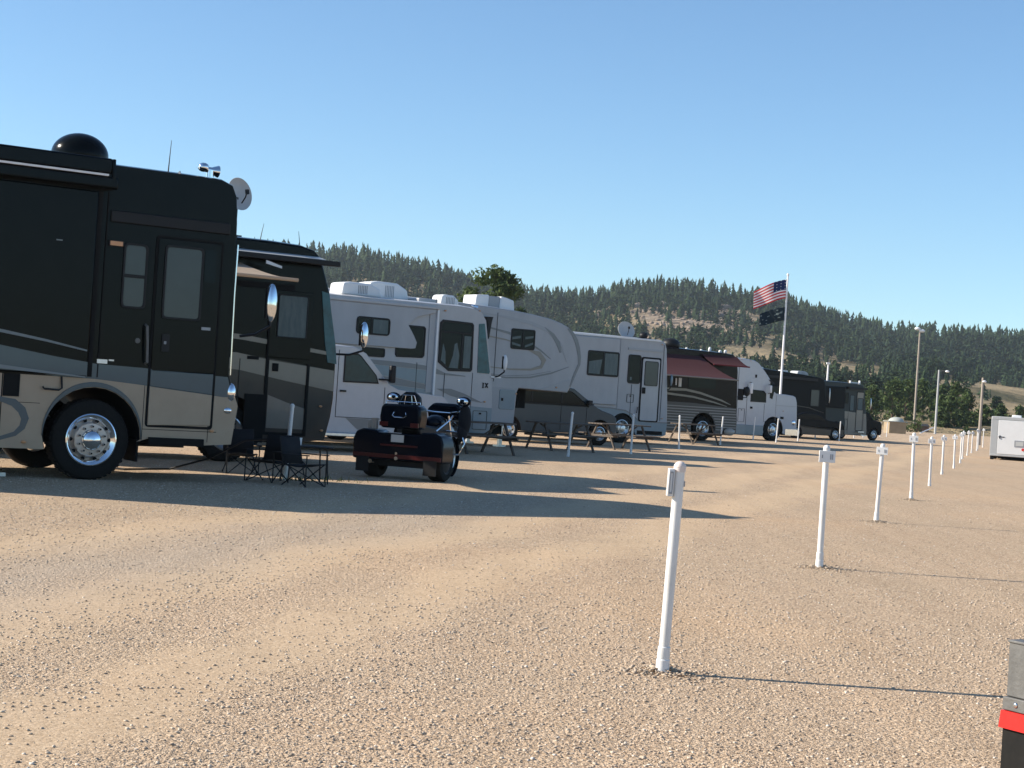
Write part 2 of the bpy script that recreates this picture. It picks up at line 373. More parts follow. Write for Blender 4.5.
for dy in (): h.cyl((-.66,.5+dy,4.36),(-.50,.5+dy,4.36),.035,12,.04).cyl((-.50,.5+dy,4.36),(-.38,.5+dy,4.345),.04,16,.085).cyl((-.70,.5+dy,4.37),(-.62,.5+dy,4.37),.06,12)
h.build('air_horn',c1)
# header band, lamp, window, door
MB('dark_plastic').box(-1.94,-.03,3.42,-.24,.0,3.58).build('door_awning_case',c1,bevel=.015)
lt=MB('dark_plastic').box(-1.95,-.03,3.10,-1.74,.0,3.18).build('porch_light',c1,bevel=.01)
MB('amber').box(-1.93,-.042,3.112,-1.76,-.03,3.170).build('lens',lt)
window(c1,rrect(-1.73,2.30,-1.39,3.17,.06),'glass_grey',fw=.03,bars=[(-1.71,2.71,-1.41,2.755)])
door=MB('black_paint').prism(rrect(-1.25,1.50,-.35,3.28,.04),-.022,.004).use('slate_paint').prism([(-1.25,1.495),(-.35,1.495),(-.35,1.215),(-1.25,1.285)],-.022,.004).use('beige_paint').prism([(-1.25,1.28),(-.35,1.21),(-.35,.79),(-1.25,.76)],-.022,.004).build('door',c1,bevel=.006)
MB('dark').ring(rrect(-1.285,.735,-.315,3.315,.05),rrect(-1.252,.77,-.348,3.28,.045),-.014,.004).build('door_seal',door)
window(door,rrect(-1.16,2.20,-.60,3.20,.05),'glass_grey',fw=.03,y=-.030)
MB('glass_dark').prism(rrect(-.585,2.74,-.42,3.19,.03),-.032,-.02).build('side_pane',door)
MB('dark_plastic').prism(rrect(-1.13,1.76,-1.02,2.00,.02),-.04,-.02).use('mid_grey').box(-1.10,-.05,1.86,-1.07,-.04,1.90).build('lock',door)
MB('mid_grey').box(-.57,-.026,2.09,-.44,-.02,2.13).build('badge',door)
MB('galv').sweep([(-1.36,-.0,2.10),(-1.36,-.07,2.08),(-1.345,-.08,1.85),(-1.33,-.07,1.60),(-1.33,0,1.58)],.018,8).cyl((-1.46,-.02,1.88),(-1.46,.0,1.88),.035,14).build('grab_handle',c1)
MB('alu').box(-2.0,-.02,1.545,-1.86,.0,1.60).box(-1.84,-.02,1.585,-1.77,.0,1.605).build('vent',c1)
# compartment hatch, black socket box, swoosh
MB('dark').box(-3.21,-.02,1.05,-3.0,.0,1.34).build('outlet_box',c1)
MB('dark').box(-3.23,-.0095,.40,-3.215,.0,1.34).box(-2.99,-.0095,.975,-2.72,.0,.982).build('hatch_seam',c1)
MB('dark_plastic').sweep([(-2.46,-.02,1.34),(-2.46,-.06,1.19),(-2.50,-.07,1.165),(-2.69,-.06,1.17),(-2.71,-.05,1.20)],.013,6).build('hose_hook',c1)
def arc(pts,w):
    L_=[];R_=[]
    for i,(x,z) in enumerate(pts):
        a=pts[max(0,i-1)];b=pts[min(len(pts)-1,i+1)];dx,dz=b[0]-a[0],b[1]-a[1];l=sqrt(dx*dx+dz*dz); ww=w[i] if isinstance(w,list) else w
        L_.append((x-dz/l*ww,z+dx/l*ww));R_.append((x+dz/l*ww,z-dx/l*ww))
    return L_+R_[::-1]
panel('swoosh',c1,[arc([(-3.5,1.06),(-3.24,1.01),(-3.06,.97),(-2.95,.88),(-2.90,.77),(-2.93,.66),(-3.02,.57),(-3.2,.51),(-3.5,.50)],[.01,.03,.05,.055,.05,.04,.03,.025,.01])],'slate_paint',-.012,.0)
ap=arch_pts(-2.0,.70,.56,.56,24)
m=MB('slate_paint'); i_=arch_pts(-2.0,.668,.56,.56,30); o_=[(-2.0+(x+2.0)/.668*(.672+.062*max(0,(z-.56)/.668)**1.2),.56+(z-.56)/.668*(.672+.062*max(0,(z-.56)/.668)**1.2)) for x,z in i_]
m.prism(o_+i_[::-1],-.03,.0).build('wheel_arch_trim',c1,bevel=.006)
MB('dark').box(-.38,-.0095,.56,-.372,.0,1.45).box(-1.32,-.0095,.56,-1.312,0,1.5).box(-1.32,-.0098,.70,-.25,0,.708).build('panel_seam',c1)
stp=MB('dark').box(-1.22,-.06,.50,-.44,.3,.60).build('entry_step',c1)
MB('chrome').ell((-.06,.02,1.26),(.07,.07,.13),14,8).build('headlight',c1)
MB('chrome').ell((-.10,-.01,1.01),(.06,.03,.045),12,8).build('fog_light',c1)
front_ends(c1,W,1.75,3.45,top)
wheel(c1,-2.0,.53,.31,.03,.3,'big'); wheel(c1,-5.4,.53,.31,.03,.3,'big')
MB('chassis').box(-7.0,.5,.45,-.5,2.0,.75).cyl((-2.0,.2,.53),(-2.0,2.3,.53),.09,12).build('chassis',c1)
for x_ in (-2.0,-5.4): MB('rubber').lathe(tyre_prof(.53,.31,.3),(x_,2.18,.53),n=40).build('tyre',c1)
for x in (-3.15,): MB('alu').cyl((x,.35,.05),(x,.35,.45),.045,10).box(x-.12,.23,.0,x+.12,.47,.05).build('levelling_jack',c1)
MB('dark').box(-1.36,.05,.26,-1.33,.5,.6).build('mud_flap',c1)
mirror(c1,(.05,.1,2.05),(.43,-.05,2.54),(.15,.09,.52))
MB('chrome').sweep([(-.11,-.012,3.3),(-.115,-.014,2.6),(-.10,-.014,1.5)],.012,6).build('corner_trim',c1)

# ================================================================== MOTORHOME 2 (black over bronze)
P2=(-3.19,30.5)
c2=thing('motorhome','black motorhome with bronze and taupe stripes and tan awning, second from the left','motorhome',(P2[0],P2[1],0),TH)
top=[(-8.0,.4),(-8.0,3.75),(-7.9,3.88),(-1.4,3.88),(-.80,3.86),(-.56,3.80),(-.42,3.68),(-.34,3.47),(-.20,3.07),(-.03,2.14),(0,1.8),(.0,1.2),(-.03,.88),(-.12,.46)]
bot=[(-.48,.42),(-1.38,.40)]+arch_pts(-2.0,.62,.54,.45)+[(-2.7,.4),(-5.4,.4)]+arch_pts(-6.1,.62,.54,.45)+[(-6.8,.4)]
loft_body('body',c2,top,bot,W,'black_paint',under='dark')
lowb=[(-.03,1.80),(-.01,1.2),(-.04,.88),(-.13,.45),(-.48,.41),(-1.3,.385),(-1.3,1.83),(-1.72,1.90)]
lp_=MB('bronze_paint').prism([(-.02,1.30),(-.04,.88),(-.13,.45),(-.48,.41),(-1.38,.39)]+arch_pts(-2.0,.625,.54,.45)+[(-2.7,.385),(-5.4,.385)]+arch_pts(-6.1,.625,.54,.45)+[(-6.8,.385),(-8.0,.385),(-8.0,1.9),(-1.9,1.9),(-.02,1.70)],-.008,.004).build('lower_panel',c2)
panel('stripe',c2,[[(-4.5,1.98),(-1.9,1.90),(-1.29,1.81),(-.02,1.70),(-.005,1.33),(-1.0,1.47),(-1.82,1.60),(-4.5,1.8)],
                   [(-4.5,2.34),(-1.82,2.22),(-.05,2.02),(-.05,1.96),(-1.82,2.13),(-4.5,2.26)]],'taupe_paint',-.012,.0)
panel('stripe',c2,[[(-4.5,1.5),(-1.95,1.38),(-.9,1.12),(-.04,.89),(-.12,.50),(-.9,.80),(-1.9,1.18),(-4.5,1.3)]],'bronze_paint',-.0125,.0)
panel('lower_stripe',c2,[[(-1.28,1.2),(-.9,1.08),(-.55,.99),(-.55,.62),(-1.28,.62)]],'taupe_paint',-.0135,.0)
dr=MB('black_paint').box(-1.34,-.03,1.86,-.52,.0,3.05).build('door',c2,bevel=.01)
MB('dark').box(-1.36,-.028,.52,-1.30,.0,3.05).box(-.56,-.028,.52,-.51,.0,1.78).box(-1.36,-.028,.50,-.51,0,.55).build('door_seal',dr)
window(dr,rrect(-1.20,2.22,-.62,2.98,.03),'curtain','dark_plastic',.02,y=-.036)
MB('dark').box(-1.23,-.03,1.62,-1.12,0,1.76).build('lock',dr)
MB('dark').box(-1.72,-.02,1.80-.0,-1.50,0,1.86).build('vent',c2)
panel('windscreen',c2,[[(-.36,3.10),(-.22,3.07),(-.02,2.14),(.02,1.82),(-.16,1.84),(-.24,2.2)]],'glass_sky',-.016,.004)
MB('dark').box(-1.72,-.03,.36,-1.34,0,1.2).build('wheel_housing',c2)
front_ends(c2,W,1.75,3.3,top)
bar=MB('dark_plastic').box(-7.6,-.40,3.535,-.22,-.28,3.625).build('slide_awning_bar',c2,bevel=.01)
MB('dish_grey').quadsheet([(-7.6,-.02,3.70),(-.46,-.02,3.70),(-.46,-.30,3.64),(-7.6,-.30,3.64)]).build('slide_awning_cloth',bar)
MB('bright_white').prism([(-1.66,3.52),(-1.36,3.44),(-1.36,3.40),(-1.66,3.46)],-.42,-.40).build('pull_strap',bar)
roller_awning(c2,-4.6,-2.0,3.46,2.3,.36,'tan_awning','tan_awning',False)
MB('dark').box(-7.8,-.03,3.05,-.9,0,3.16).build('gutter',c2)
dish(c2,-1.84,.6,4.69,.29,80,-70); MB('dark_plastic').cyl((-1.96,.6,3.85),(-1.96,.6,4.5),.03,8).build('dish_mast',c2)
antenna(c2,-1.35,.6,3.92,.32,.06); antenna(c2,-.60,.5,3.86,.30,-.05)
MB('dark_plastic').box(-2.2,.6,3.92,-1.7,.9,3.98).ell((-1.85,.75,4.0),(.08,.08,.05),10,6).build('roof_vent',c2)
mirror(c2,(.0,.05,2.0),(.50,-.08,2.38),(.15,.09,.46))
wheel(c2,-2.0,.5,.29,.03,.28); wheel(c2,-6.1,.5,.29,.03,.28)
MB('chassis').box(-7.5,.5,.35,-.5,2.0,.7).build('chassis',c2)

# ================================================================== WHITE TRUCK CAB between 2 and 3
PW=(-3.12,37.)
tw=thing('pickup_truck','white pickup truck with teal tinted side window, behind the black trike','truck',(PW[0],PW[1],0),TH)
top=[(-3.6,.5),(-3.6,1.45),(-1.45,1.47),(-1.35,2.0),(-1.2,2.24),(-.9,2.29),(-.35,2.27),(-.10,2.16),(.52,1.52),(.75,1.42),(1.9,1.33),(2.05,1.2),(2.1,.6)]
bot=[(2.0,.45),(1.75,.42)]+arch_pts(1.2,.5,.42,.42)+[(.6,.42),(-2.3,.42)]+arch_pts(-2.8,.5,.42,.42)+[(-3.4,.42)]
loft_body('body',tw,top,bot,2.0,'cab_white',nose=.10,crown=.04,fx=-.5)
window(tw,[(-.62,1.51),(-.62,2.12),(-.30,2.15),(-.22,2.10),(.18,1.70),(.25,1.52)],'glass_teal','dark_plastic',.03)
MB('dark').box(-.76,-.008,.75,-.75,0,2.2).box(-.76,-.008,.75,.42,0,.762).box(.41,-.008,.75,.42,0,1.45).build('door_seam',tw)
MB('dark_plastic').box(-.68,-.03,1.30,-.54,0,1.34).build('door_handle',tw)
mm=MB('dark_plastic').sweep([(.25,0,1.62),(.40,-.12,1.62),(.48,-.14,1.60)],.02,6).build('mirror_arm',tw)
MB('dark_plastic').box(.42,-.22,1.56,.56,-.10,1.94).build('mirror_head',mm,bevel=.03)
MB('alu').box(-1.2,-.12,.34,.5,.04,.42).build('side_step',tw,bevel=.015)
MB('grey_stripe').prism([(-.5,.74),(.2,.74),(.0,.50),(-.2,.50)],-.007,0).build('decal',tw)
wheel(tw,1.2,.42,.23,.02,.26); wheel(tw,-2.8,.42,.23,.02,.26)
MB('glass_dark').add([(.50,.15,1.56),(.50,1.85,1.56),(-.08,1.75,2.20),(-.08,.25,2.20)],[(0,1,2,3)]).build('windscreen',tw)

# ================================================================== MOTORHOME 3 (white with slide)
P3=(-.41,42.5)
c3=thing('motorhome','white motorhome with teal stripes, large driver window and white roof units','motorhome',(P3[0],P3[1],0),TH)
W=2.45
top=[(-9.5,.4),(-9.5,3.45),(-9.4,3.53),(-2.5,3.56),(-1.1,3.56),(-.75,3.53),(-.54,3.45),(-.40,3.27),(-.15,1.95),(-.10,1.57),(-.05,.84),(-.10,.5)]
bot=[(-.2,.42),(-.75,.42)]+arch_pts(-1.25,.5,.48,.42)+[(-1.8,.42),(-6.2,.42)]+arch_pts(-6.8,.5,.48,.42)+[(-7.4,.42)]
loft_body('body',c3,top,bot,W,'white_paint',nose=.2)
so=MB('white_gel').prism([(-7.5,3.42),(-1.86,3.42),(-1.90,3.34),(-2.40,3.20),(-2.63,2.98),(-2.46,2.74),(-2.37,2.58),(-2.40,2.44),(-2.5,2.42),(-7.5,2.40)],-.07,.0).build('slide_out',c3,bevel=.01)
window(so,rrect(-4.05,2.68,-3.14,3.10,.09),'glass_dark','dark_plastic',.03,y=-.078,bars=[(-3.66,2.70,-3.63,3.08)],curtain=[[(-3.60,2.72),(-3.2,2.72),(-3.2,3.05),(-3.60,3.05)]])
MB('white_paint').box(-7.6,-.10,3.42,-1.80,.0,3.50).build('slide_awning_case',so,bevel=.02)
window(c3,[(-2.75,2.99),(-2.16,2.99),(-2.11,2.94),(-2.11,2.28),(-2.16,2.22),(-2.88,2.20),(-2.92,2.26),(-2.92,2.45),(-2.75,2.6)],'glass_dark','dark_plastic',.035)
window(c3,rrect(-3.81,2.16,-3.20,2.38,.05),'glass_dark','dark_plastic',.03)
window(c3,[(-1.64,3.20),(-.80,3.18),(-.75,3.13),(-.72,2.02),(-.77,1.97),(-1.40,1.95),(-1.71,2.15),(-1.72,3.12)],'glass_dark','dark_plastic',.05,
       bars=[(-1.08,2.0,-1.03,2.9),(-1.68,2.88,-.75,2.93)],curtain=[[(-1.40,2.03),(-1.14,2.03),(-1.12,2.35),(-1.20,2.66),(-1.27,2.62),(-1.30,2.35)],[(-1.64,2.2),(-1.5,2.1),(-1.52,2.42),(-1.60,2.62)],[(-1.0,2.05),(-.80,2.05),(-.80,2.84),(-1.0,2.84)]])
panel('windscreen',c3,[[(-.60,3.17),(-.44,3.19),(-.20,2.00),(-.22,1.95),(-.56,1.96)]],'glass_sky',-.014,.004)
front_ends(c3,W,1.7,3.1,top)
MB('bright_white').box(-1.84,-.07,1.30,-1.79,-.02,3.46).build('awning_post',c3)
MB('white_gel').box(-2.02,-.02,1.4,-1.84,0,3.4).build('trim_panel',c3)
panel('stripe',c3,[[(-5,2.06),(-3.61,2.10),(-2.6,2.08),(-1.86,2.03),(-1.86,1.93),(-2.6,1.96),(-3.61,1.99),(-5,1.94)],
   [(-5,1.76),(-2.94,1.71),(-1.86,1.56),(-1.86,1.46),(-2.93,1.53),(-5,1.55)],
   [(-1.3,1.52),(-.9,1.42),(-.35,1.22),(-.9,1.27),(-1.3,1.35),(-1.7,1.5)],
   [(-1.78,2.0),(-1.5,1.90),(-.9,1.86),(-.9,1.84),(-1.5,1.84),(-1.78,1.86)]],'grey_stripe',-.009,.0)
panel('lower_panel',c3,[[(-5,1.93),(-3.61,1.98),(-2.6,1.95),(-1.86,1.92),(-1.86,1.57),(-2.94,1.72),(-5,1.77)],
   [(-5,1.54),(-2.93,1.52),(-1.86,1.45),(-1.86,.43)]+[(-5,.43)],
   [(-.72,1.12),(-.07,1.10),(-.06,.84),(-.11,.5),(-.2,.43),(-.72,.43)]],'skirt_blue',-.0085,.0)
MB('dark').box(-.70,-.0095,.43,-.692,0,1.95).build('panel_seam',c3)
# small dark two-stroke badge behind the front corner
MB('dark').box(-.38,-.014,1.60,-.355,0,1.71).box(-.395,-.014,1.59,-.34,0,1.605).box(-.395,-.014,1.705,-.34,0,1.72).prism([(-.32,1.60),(-.29,1.60),(-.215,1.72),(-.245,1.72)],-.014,0).prism([(-.245,1.60),(-.215,1.60),(-.29,1.72),(-.32,1.72)],-.0155,0).build('badge',c3)
ac_unit(c3,-3.72,3.60,.35,1.1,.7,.32); ac_unit(c3,-2.50,3.64,1.25,1.15,.7,.42); ac_unit(c3,-.88,3.60,1.0,.55,.5,.28,'roof_vent')
MB('white_paint').box(-1.9,.8,3.58,-1.35,1.4,3.72).build('roof_hatch',c3,bevel=.02)
MB('chrome').cyl((-.62,.3,3.60),(-.50,.3,3.59),.03,10,.05).ell((-.58,.35,3.62),(.06,.05,.04),10,6).build('air_horn',c3)
MB('pvc').box(-.16,-.02,1.86,.14,-.0,1.90).build('mirror_bracket',c3)
mirror(c3,(-.12,.02,1.86),(.20,-.05,2.26),(.12,.09,.38),'bright_white')
wheel(c3,-1.25,.46,.26,.03,.26); wheel(c3,-6.8,.46,.26,.03,.26)
antenna(c3,-1.75,.2,3.55,.22)

# ================================================================== FIFTH WHEEL TRAILER
P4=(2.0,48.5)
fw=thing('travel_trailer','white fifth wheel trailer with rounded raised nose and curved grey stripes','trailer',(P4[0],P4[1],0),TH)
W=2.45
top=[(-10.5,.55),(-10.5,3.80),(-10.3,3.92),(-4.24,3.87),(-3.29,3.84),(-2.5,3.80),(-1.8,3.74),(-1.2,3.66),(-.85,3.57),(-.58,3.46),(-.40,3.32),(-.28,3.15),(-.20,2.96),(-.12,2.70),(-.10,2.52),(-.13,2.40),(-.28,2.12),(-.38,1.85),(-.50,1.62)]
bot=[(-1.5,1.64),(-2.15,1.66),(-2.20,1.55),(-2.25,.60),(-6.0,.55)]+arch_pts(-6.6,.48,.45,.55)+arch_pts(-7.65,.48,.45,.55)+[(-8.4,.55)]
loft_body('body',fw,top,bot,W,'white_gel',nose=.28,fx=-1.2,crown=.05)
# dark cap edge and stripes
panel('nose_trim',fw,[arc([(-.62,3.44),(-.44,3.30),(-.31,3.12),(-.22,2.9),(-.16,2.66),(-.15,2.46),(-.28,2.18),(-.42,1.80)],[.02,.05,.06,.06,.05,.04,.04,.02])],'grey_stripe',-.010,.0)
panel('stripe',fw,[arc([(-3.4,3.30),(-2.6,3.17),(-2.0,2.98),(-1.5,2.76),(-1.15,2.54)],[.02,.035,.03,.022,.006]),
  arc([(-1.42,3.42),(-1.12,3.22),(-.92,3.0),(-.82,2.74)],[.006,.05,.07,.03]),
  arc([(-3.3,1.98),(-2.6,1.93),(-1.8,1.98),(-1.1,2.14),(-.5,2.36)],[.025,.02,.025,.022,.006]),
  arc([(-3.3,2.02),(-2.6,1.98),(-1.8,2.05),(-1.1,2.2)],[.006,.007,.008,.004])],'grey_stripe',-.0095,.0)
panel('stripe',fw,[arc([(-1.95,2.75),(-1.55,2.66),(-1.37,2.48),(-1.45,2.30),(-1.8,2.20),(-2.5,2.17),(-3.3,2.20)],[.006,.07,.08,.05,.03,.02,.012]),
  arc([(-3.4,3.05),(-2.7,2.98),(-2.2,2.88)],[.02,.02,.008])],'tan_stripe',-.009,.0)
panel('stripe',fw,[arc([(-3.5,3.66),(-2.7,3.60),(-1.9,3.50),(-1.3,3.34),(-.8,2.95),(-.6,2.5)],[.01,.035,.05,.05,.035,.01])],'mid_grey',-.008,.0)
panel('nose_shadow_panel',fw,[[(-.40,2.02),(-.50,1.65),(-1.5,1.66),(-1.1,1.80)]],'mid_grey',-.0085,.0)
window(fw,rrect(-2.52,2.74,-1.72,3.31,.06),'glass_dark','dark_plastic',.035,bars=[(-2.15,2.78,-2.11,3.27)],
   curtain=[[(-2.48,3.0),(-2.2,3.05),(-2.2,3.12),(-2.48,3.07)],[(-2.48,2.86),(-2.2,2.82),(-2.2,2.87),(-2.48,2.93)],[(-2.05,3.03),(-1.78,3.08),(-1.78,3.14),(-2.05,3.10)],[(-2.05,2.80),(-1.78,2.9),(-1.78,2.96),(-2.05,2.86)]])
hd=MB('skirt_blue').prism(rrect(-2.78,1.05,-2.27,1.60,.05),-.02,0).build('compartment_door',fw,bevel=.005)
MB('dark').box(-2.72,-.032,1.28,-2.66,-.02,1.36).build('lock',hd)
panel('lower_panel',fw,[[(-10.5,1.65),(-2.22,1.65),(-2.27,.62),(-6.0,.56),(-6.05,1.0),(-8.2,1.0),(-8.4,.56),(-10.5,.56)]],'mid_grey',-.006,.0)
MB('bright_white').prism([(-3.20,3.86),(-3.17,4.20),(-2.75,4.23),(-2.75,3.85)],.9,1.6).prism([(-2.39,3.82),(-2.35,4.22),(-2.15,4.19),(-1.91,4.13),(-1.87,3.80)],.9,1.6).use('mid_grey').prism([(-2.75,3.85),(-2.75,4.20),(-2.35,4.20),(-2.39,3.82)],.93,1.57).build('air_conditioner',fw,bevel=.03)
MB('dark_plastic').prism([(-3.50,3.55),(-3.26,3.56),(-3.30,3.42),(-3.36,2.95),(-3.40,2.95),(-3.42,3.38)],-.20,-.02).build('awning_arm',fw)
for x in (-6.6,-7.65): wheel(fw,x,.40,.22,.03,.22)
MB('dark').box(-1.55,1.0,1.1,-1.25,1.4,1.66).build('king_pin',fw)
for y in (.3,2.0): MB('alu').box(-2.5,y,.05,-2.4,y+.1,.6).box(-2.58,y-.08,.0,-2.32,y+.18,.05).build('landing_leg',fw)
MB('dark').box(-3.9,.2,.35,-2.5,2.2,.6).build('chassis',fw)

# ================================================================== SILVER PICKUP behind the nose
PP=(3.05,55.0)
sv=thing('parked_suv','blue grey suv parked behind the raised nose of the fifth wheel trailer','suv',(PP[0],PP[1],0),TH)
top=[(-4.3,.5),(-4.35,1.2),(-4.15,1.65),(-3.9,1.78),(-2.6,1.82),(-1.6,1.82),(-1.25,1.78),(-.30,1.22),(-.1,1.14),(.35,1.02),(.48,.9),(.52,.5)]
bot=[(.42,.38)]+arch_pts(-.15,.45,.38,.38)+[(-.7,.36),(-3.2,.36)]+arch_pts(-3.65,.45,.38,.38)+[(-4.2,.4)]
loft_body('body',sv,top,bot,1.9,'silver_paint',nose=.12,crown=.03,fx=-.3)
window(sv,[(-4.0,1.22),(-3.85,1.66),(-3.7,1.73),(-1.7,1.74),(-1.32,1.68),(-.62,1.22)],'glass_dark','dark_plastic',.03,bars=[(-1.75,1.3,-1.70,1.72),(-2.9,1.3,-2.84,1.72)])
MB('glass_dark').add([(-.33,.12,1.31),(-.33,1.78,1.31),(-1.2,1.7,1.77),(-1.2,.2,1.77)],[(0,1,2,3)]).build('windscreen',sv)
MB('dark').box(-.72,-.008,.7,-.712,0,1.2).box(-1.72,-.008,.45,-1.712,0,1.26).build('door_seam',sv)
mm=MB('dark_plastic').box(-.75,-.16,1.28,-.60,.0,1.44).build('mirror_head',sv,bevel=.02)
MB('chrome').ell((.42,.2,.82),(.08,.12,.07),12,8).build('headlight',sv)
wheel(sv,-.15,.38,.21,.02,.24); wheel(sv,-3.65,.38,.21,.02,.24)

# ================================================================== MOTORHOME 4 (white with door)
P5=(3.99,60.26)
c4=thing('motorhome','plain white motorhome with black edged entry door beside its front wheel','motorhome',(P5[0],P5[1],0),TH)
W=2.45
top=[(-8,.4),(-8,3.6),(-7.9,3.72),(-2.2,3.75),(.8,3.74),(1.55,3.73),(1.70,3.66),(1.78,3.45),(1.90,2.2),(1.97,1.4),(2.0,.80),(1.98,.36)]
bot=[(1.8,.30),(.62,.30)]+arch_pts(.0,.56,.50,.42)+[(-.6,.42),(-4.9,.42)]+arch_pts(-5.5,.56,.50,.42)+[(-6.1,.42)]
def shifted_loft(name,root,top,bot,W,mat,off,**k):
    e=loft_body(name,root,[(x-off,z) for x,z in top],[(x-off,z) for x,z in bot],W,mat,**k)
    e.data.transform(Matrix.Translation((off,0,0))); return e
shifted_loft('body',c4,top,bot,W,'white_gel',2.0)
so=MB('white_gel').box(-6.5,-.08,1.33,-.36,0,3.66).build('slide_out',c4,bevel=.02)
window(so,rrect(-1.74,2.31,-.35-.03,3.19,.07),'glass_dark','dark_plastic',.04,y=-.092,bars=[(-1.08,2.35,-1.03,3.15)],curtain=[[(-1.0,2.38),(-.44,2.38),(-.44,3.12),(-1.0,3.12)],[(-1.68,2.38),(-1.2,2.38),(-1.12,2.9),(-1.68,2.8)]])
window(c4,rrect(.09,2.13,.66,3.16,.09),'glass_dark','dark_plastic',.035,curtain=[[(.2,2.25),(.28,2.25),(.28,2.36),(.2,2.36)]])
d4=MB('white_paint').prism(rrect(.74,.84,1.50,3.05,.06),-.025,0).build('door',c4,bevel=.006)
MB('dark').ring(rrect(.68,.80,1.56,3.11,.07),rrect(.74,.84,1.50,3.05,.06),-.02,0).build('door_seal',d4)
window(d4,rrect(.83,2.09,1.43,2.97,.06),'glass_grey','dark_plastic',.02,y=-.035)
MB('dark').box(.76,-.05,1.80,.90,-.02,2.02).build('door_handle',d4)
MB('dark').sweep([(.62,-.03,1.30),(.58,-.07,1.30),(.56,-.07,1.15),(.58,-.03,1.1)],.015,6).build('grab_handle',c4)
MB('mid_grey').box(.05,-.03,3.32,1.62,0,3.40).box(-.30,-.015,1.2,-.26,0,3.68).build('gutter',c4)
panel('lower_panel',c4,[[(-6,1.22),(-1.94,1.22),(-.5,1.20),(-.12,1.16),(.2,1.12),(.50,.95),(.64,.82),(1.0,.80),(2.0,.80),(1.97,.36),(1.8,.31),(.63,.31)]+arch_pts(0,.565,.50,.42)+[(-.62,.43),(-6,.43)]],'skirt_blue',-.006,0)
panel('stripe',c4,[arc([(-6,1.24),(-1.94,1.24),(-.6,1.22),(.1,1.16),(.45,1.02),(.66,.84),(1.1,.80),(1.99,.80)],.022)],'grey_stripe',-.012,0)
MB('dark').box(.66,-.01,.34,1.8,0,.48).build('step_well',c4)
dish(c4,.25,.5,4.0,.33,68,-100); MB('dark_plastic').ell((1.0,.4,3.88),(.16,.16,.12),14,8).box(.7,.3,3.74,1.3,.6,3.80).build('roof_vent',c4)
MB('bright_white').box(-7.5,-.03,3.70,1.5,0,3.75).build('roof_edge',c4)
mirror(c4,(1.95,.05,2.0),(1.98,-.12,2.35),(.1,.08,.4),'skirt_blue')
wheel(c4,0,.52,.29,.03,.26); wheel(c4,-5.5,.52,.29,.03,.26)
front_ends(c4,W,1.6,3.0,top)
MB('chassis').box(-7.5,.5,.35,1.5,2.0,.7).build('chassis',c4)

# ================================================================== MOTORHOME 5 (brown, maroon awnings)
P6=(8.21,72.58)
c5=thing('motorhome','dark brown motorhome with two maroon awnings and shiny ribbed lower side','motorhome',(P6[0],P6[1],0),TH)
W=2.5
top=[(-8.5,.35),(-8.5,3.75),(-8.4,3.86),(-2.2,3.86),(.9,3.82),(1.45,3.78),(1.64,3.70),(1.74,3.5),(1.80,3.1),(1.87,1.5),(1.92,1.0),(1.90,.42)]
bot=[(1.7,.30),(.75,.30)]+arch_pts(.05,.66,.55,.42)+[(-.7,.35),(-5.6,.35)]+arch_pts(-6.3,.62,.55,.42)+[(-7.0,.35)]
shifted_loft('body',c5,top,bot,W,'dark_brown_paint',1.9)
mm=MB('ribbed_steel')
ar=arch_pts(.05,.665,.55,.42)
mm.prism([(1.85,1.48),(1.91,1.0),(1.89,.42),(1.7,.31),(.75,.31)]+ar+[(-.7,.36),(-7,.36),(-7,1.62),(-1.9,1.60),(-.5,1.60)],-.008,0)
mm.use('rib_line')
for k in range(9):
    z=.50+k*.115
    if z>1.21: mm.prism([(-7,z),(1.8,z),(1.8,z+.035),(-7,z+.035)],-.030,-.006)
    else:
        s_=sqrt(max(0,.70**2-(z-.55)**2)); mm.prism([(-7,z),(.05-s_,z),(.05-s_,z+.035),(-7,z+.035)],-.030,-.006); mm.prism([(.05+s_,z),(1.85,z),(1.85,z+.035),(.05+s_,z+.035)],-.030,-.006)
mm.build('ribbed_skirt',c5)
panel('stripe',c5,[arc([(-7,2.2),(-1.95,2.12),(-1.0,2.14),(-.2,2.04),(1.0,1.78),(1.5,1.62)],[.06,.06,.05,.045,.035,.01]),arc([(-7,1.95),(-1.9,1.93),(-.6,1.86),(.6,1.68),(1.3,1.54)],[.05,.045,.04,.03,.01])],'taupe_paint',-.012,0)
MB('glass_dark').prism(rrect(-.9,2.25,.6,2.95,.06),-.014,0).build('window',c5)
roller_awning(c5,-7.5,-.35,3.60,2.5,.95,'maroon_awning','taupe_paint',False)
roller_awning(c5,-.30,1.64,3.70,.85,.42,'maroon_awning','maroon_cloth',False)
MB('bright_white').box(-1.45,-.05,2.25,-1.30,-.02,2.62).box(-1.62,-.05,2.3,-1.55,-.02,2.6).build('wall_panel',c5)
MB('dark_plastic').ell((-1.5,.6,4.02),(.40,.40,.27),24,10,.35,1.).build('roof_dome',c5)
for x,h_ in ((-.7,.10),(.1,.08),(.57,.20),(1.15,.12),(1.45,.14)):
    MB('bright_white').ell((x,.5,3.84+h_*.5),(.07,.07,h_*.6),10,6).cyl((x,.5,3.8),(x,.5,3.9),.04,8).build('roof_vent',c5)
wheel(c5,.05,.53,.31,.03,.28); wheel(c5,-6.3,.53,.31,.03,.28)
MB('cream_tone').ell((1.45,-.1,.45),(.3,.12,.16),12,8).build('bumper_bag',c5)
mirror(c5,(1.9,.05,2.0),(2.3,-.10,2.25),(.30,.12,.42),'dark_plastic')
front_ends(c5,W,1.7,3.2,top)
MB('chassis').box(-8,.5,.3,1.5,2.0,.7).build('chassis',c5)

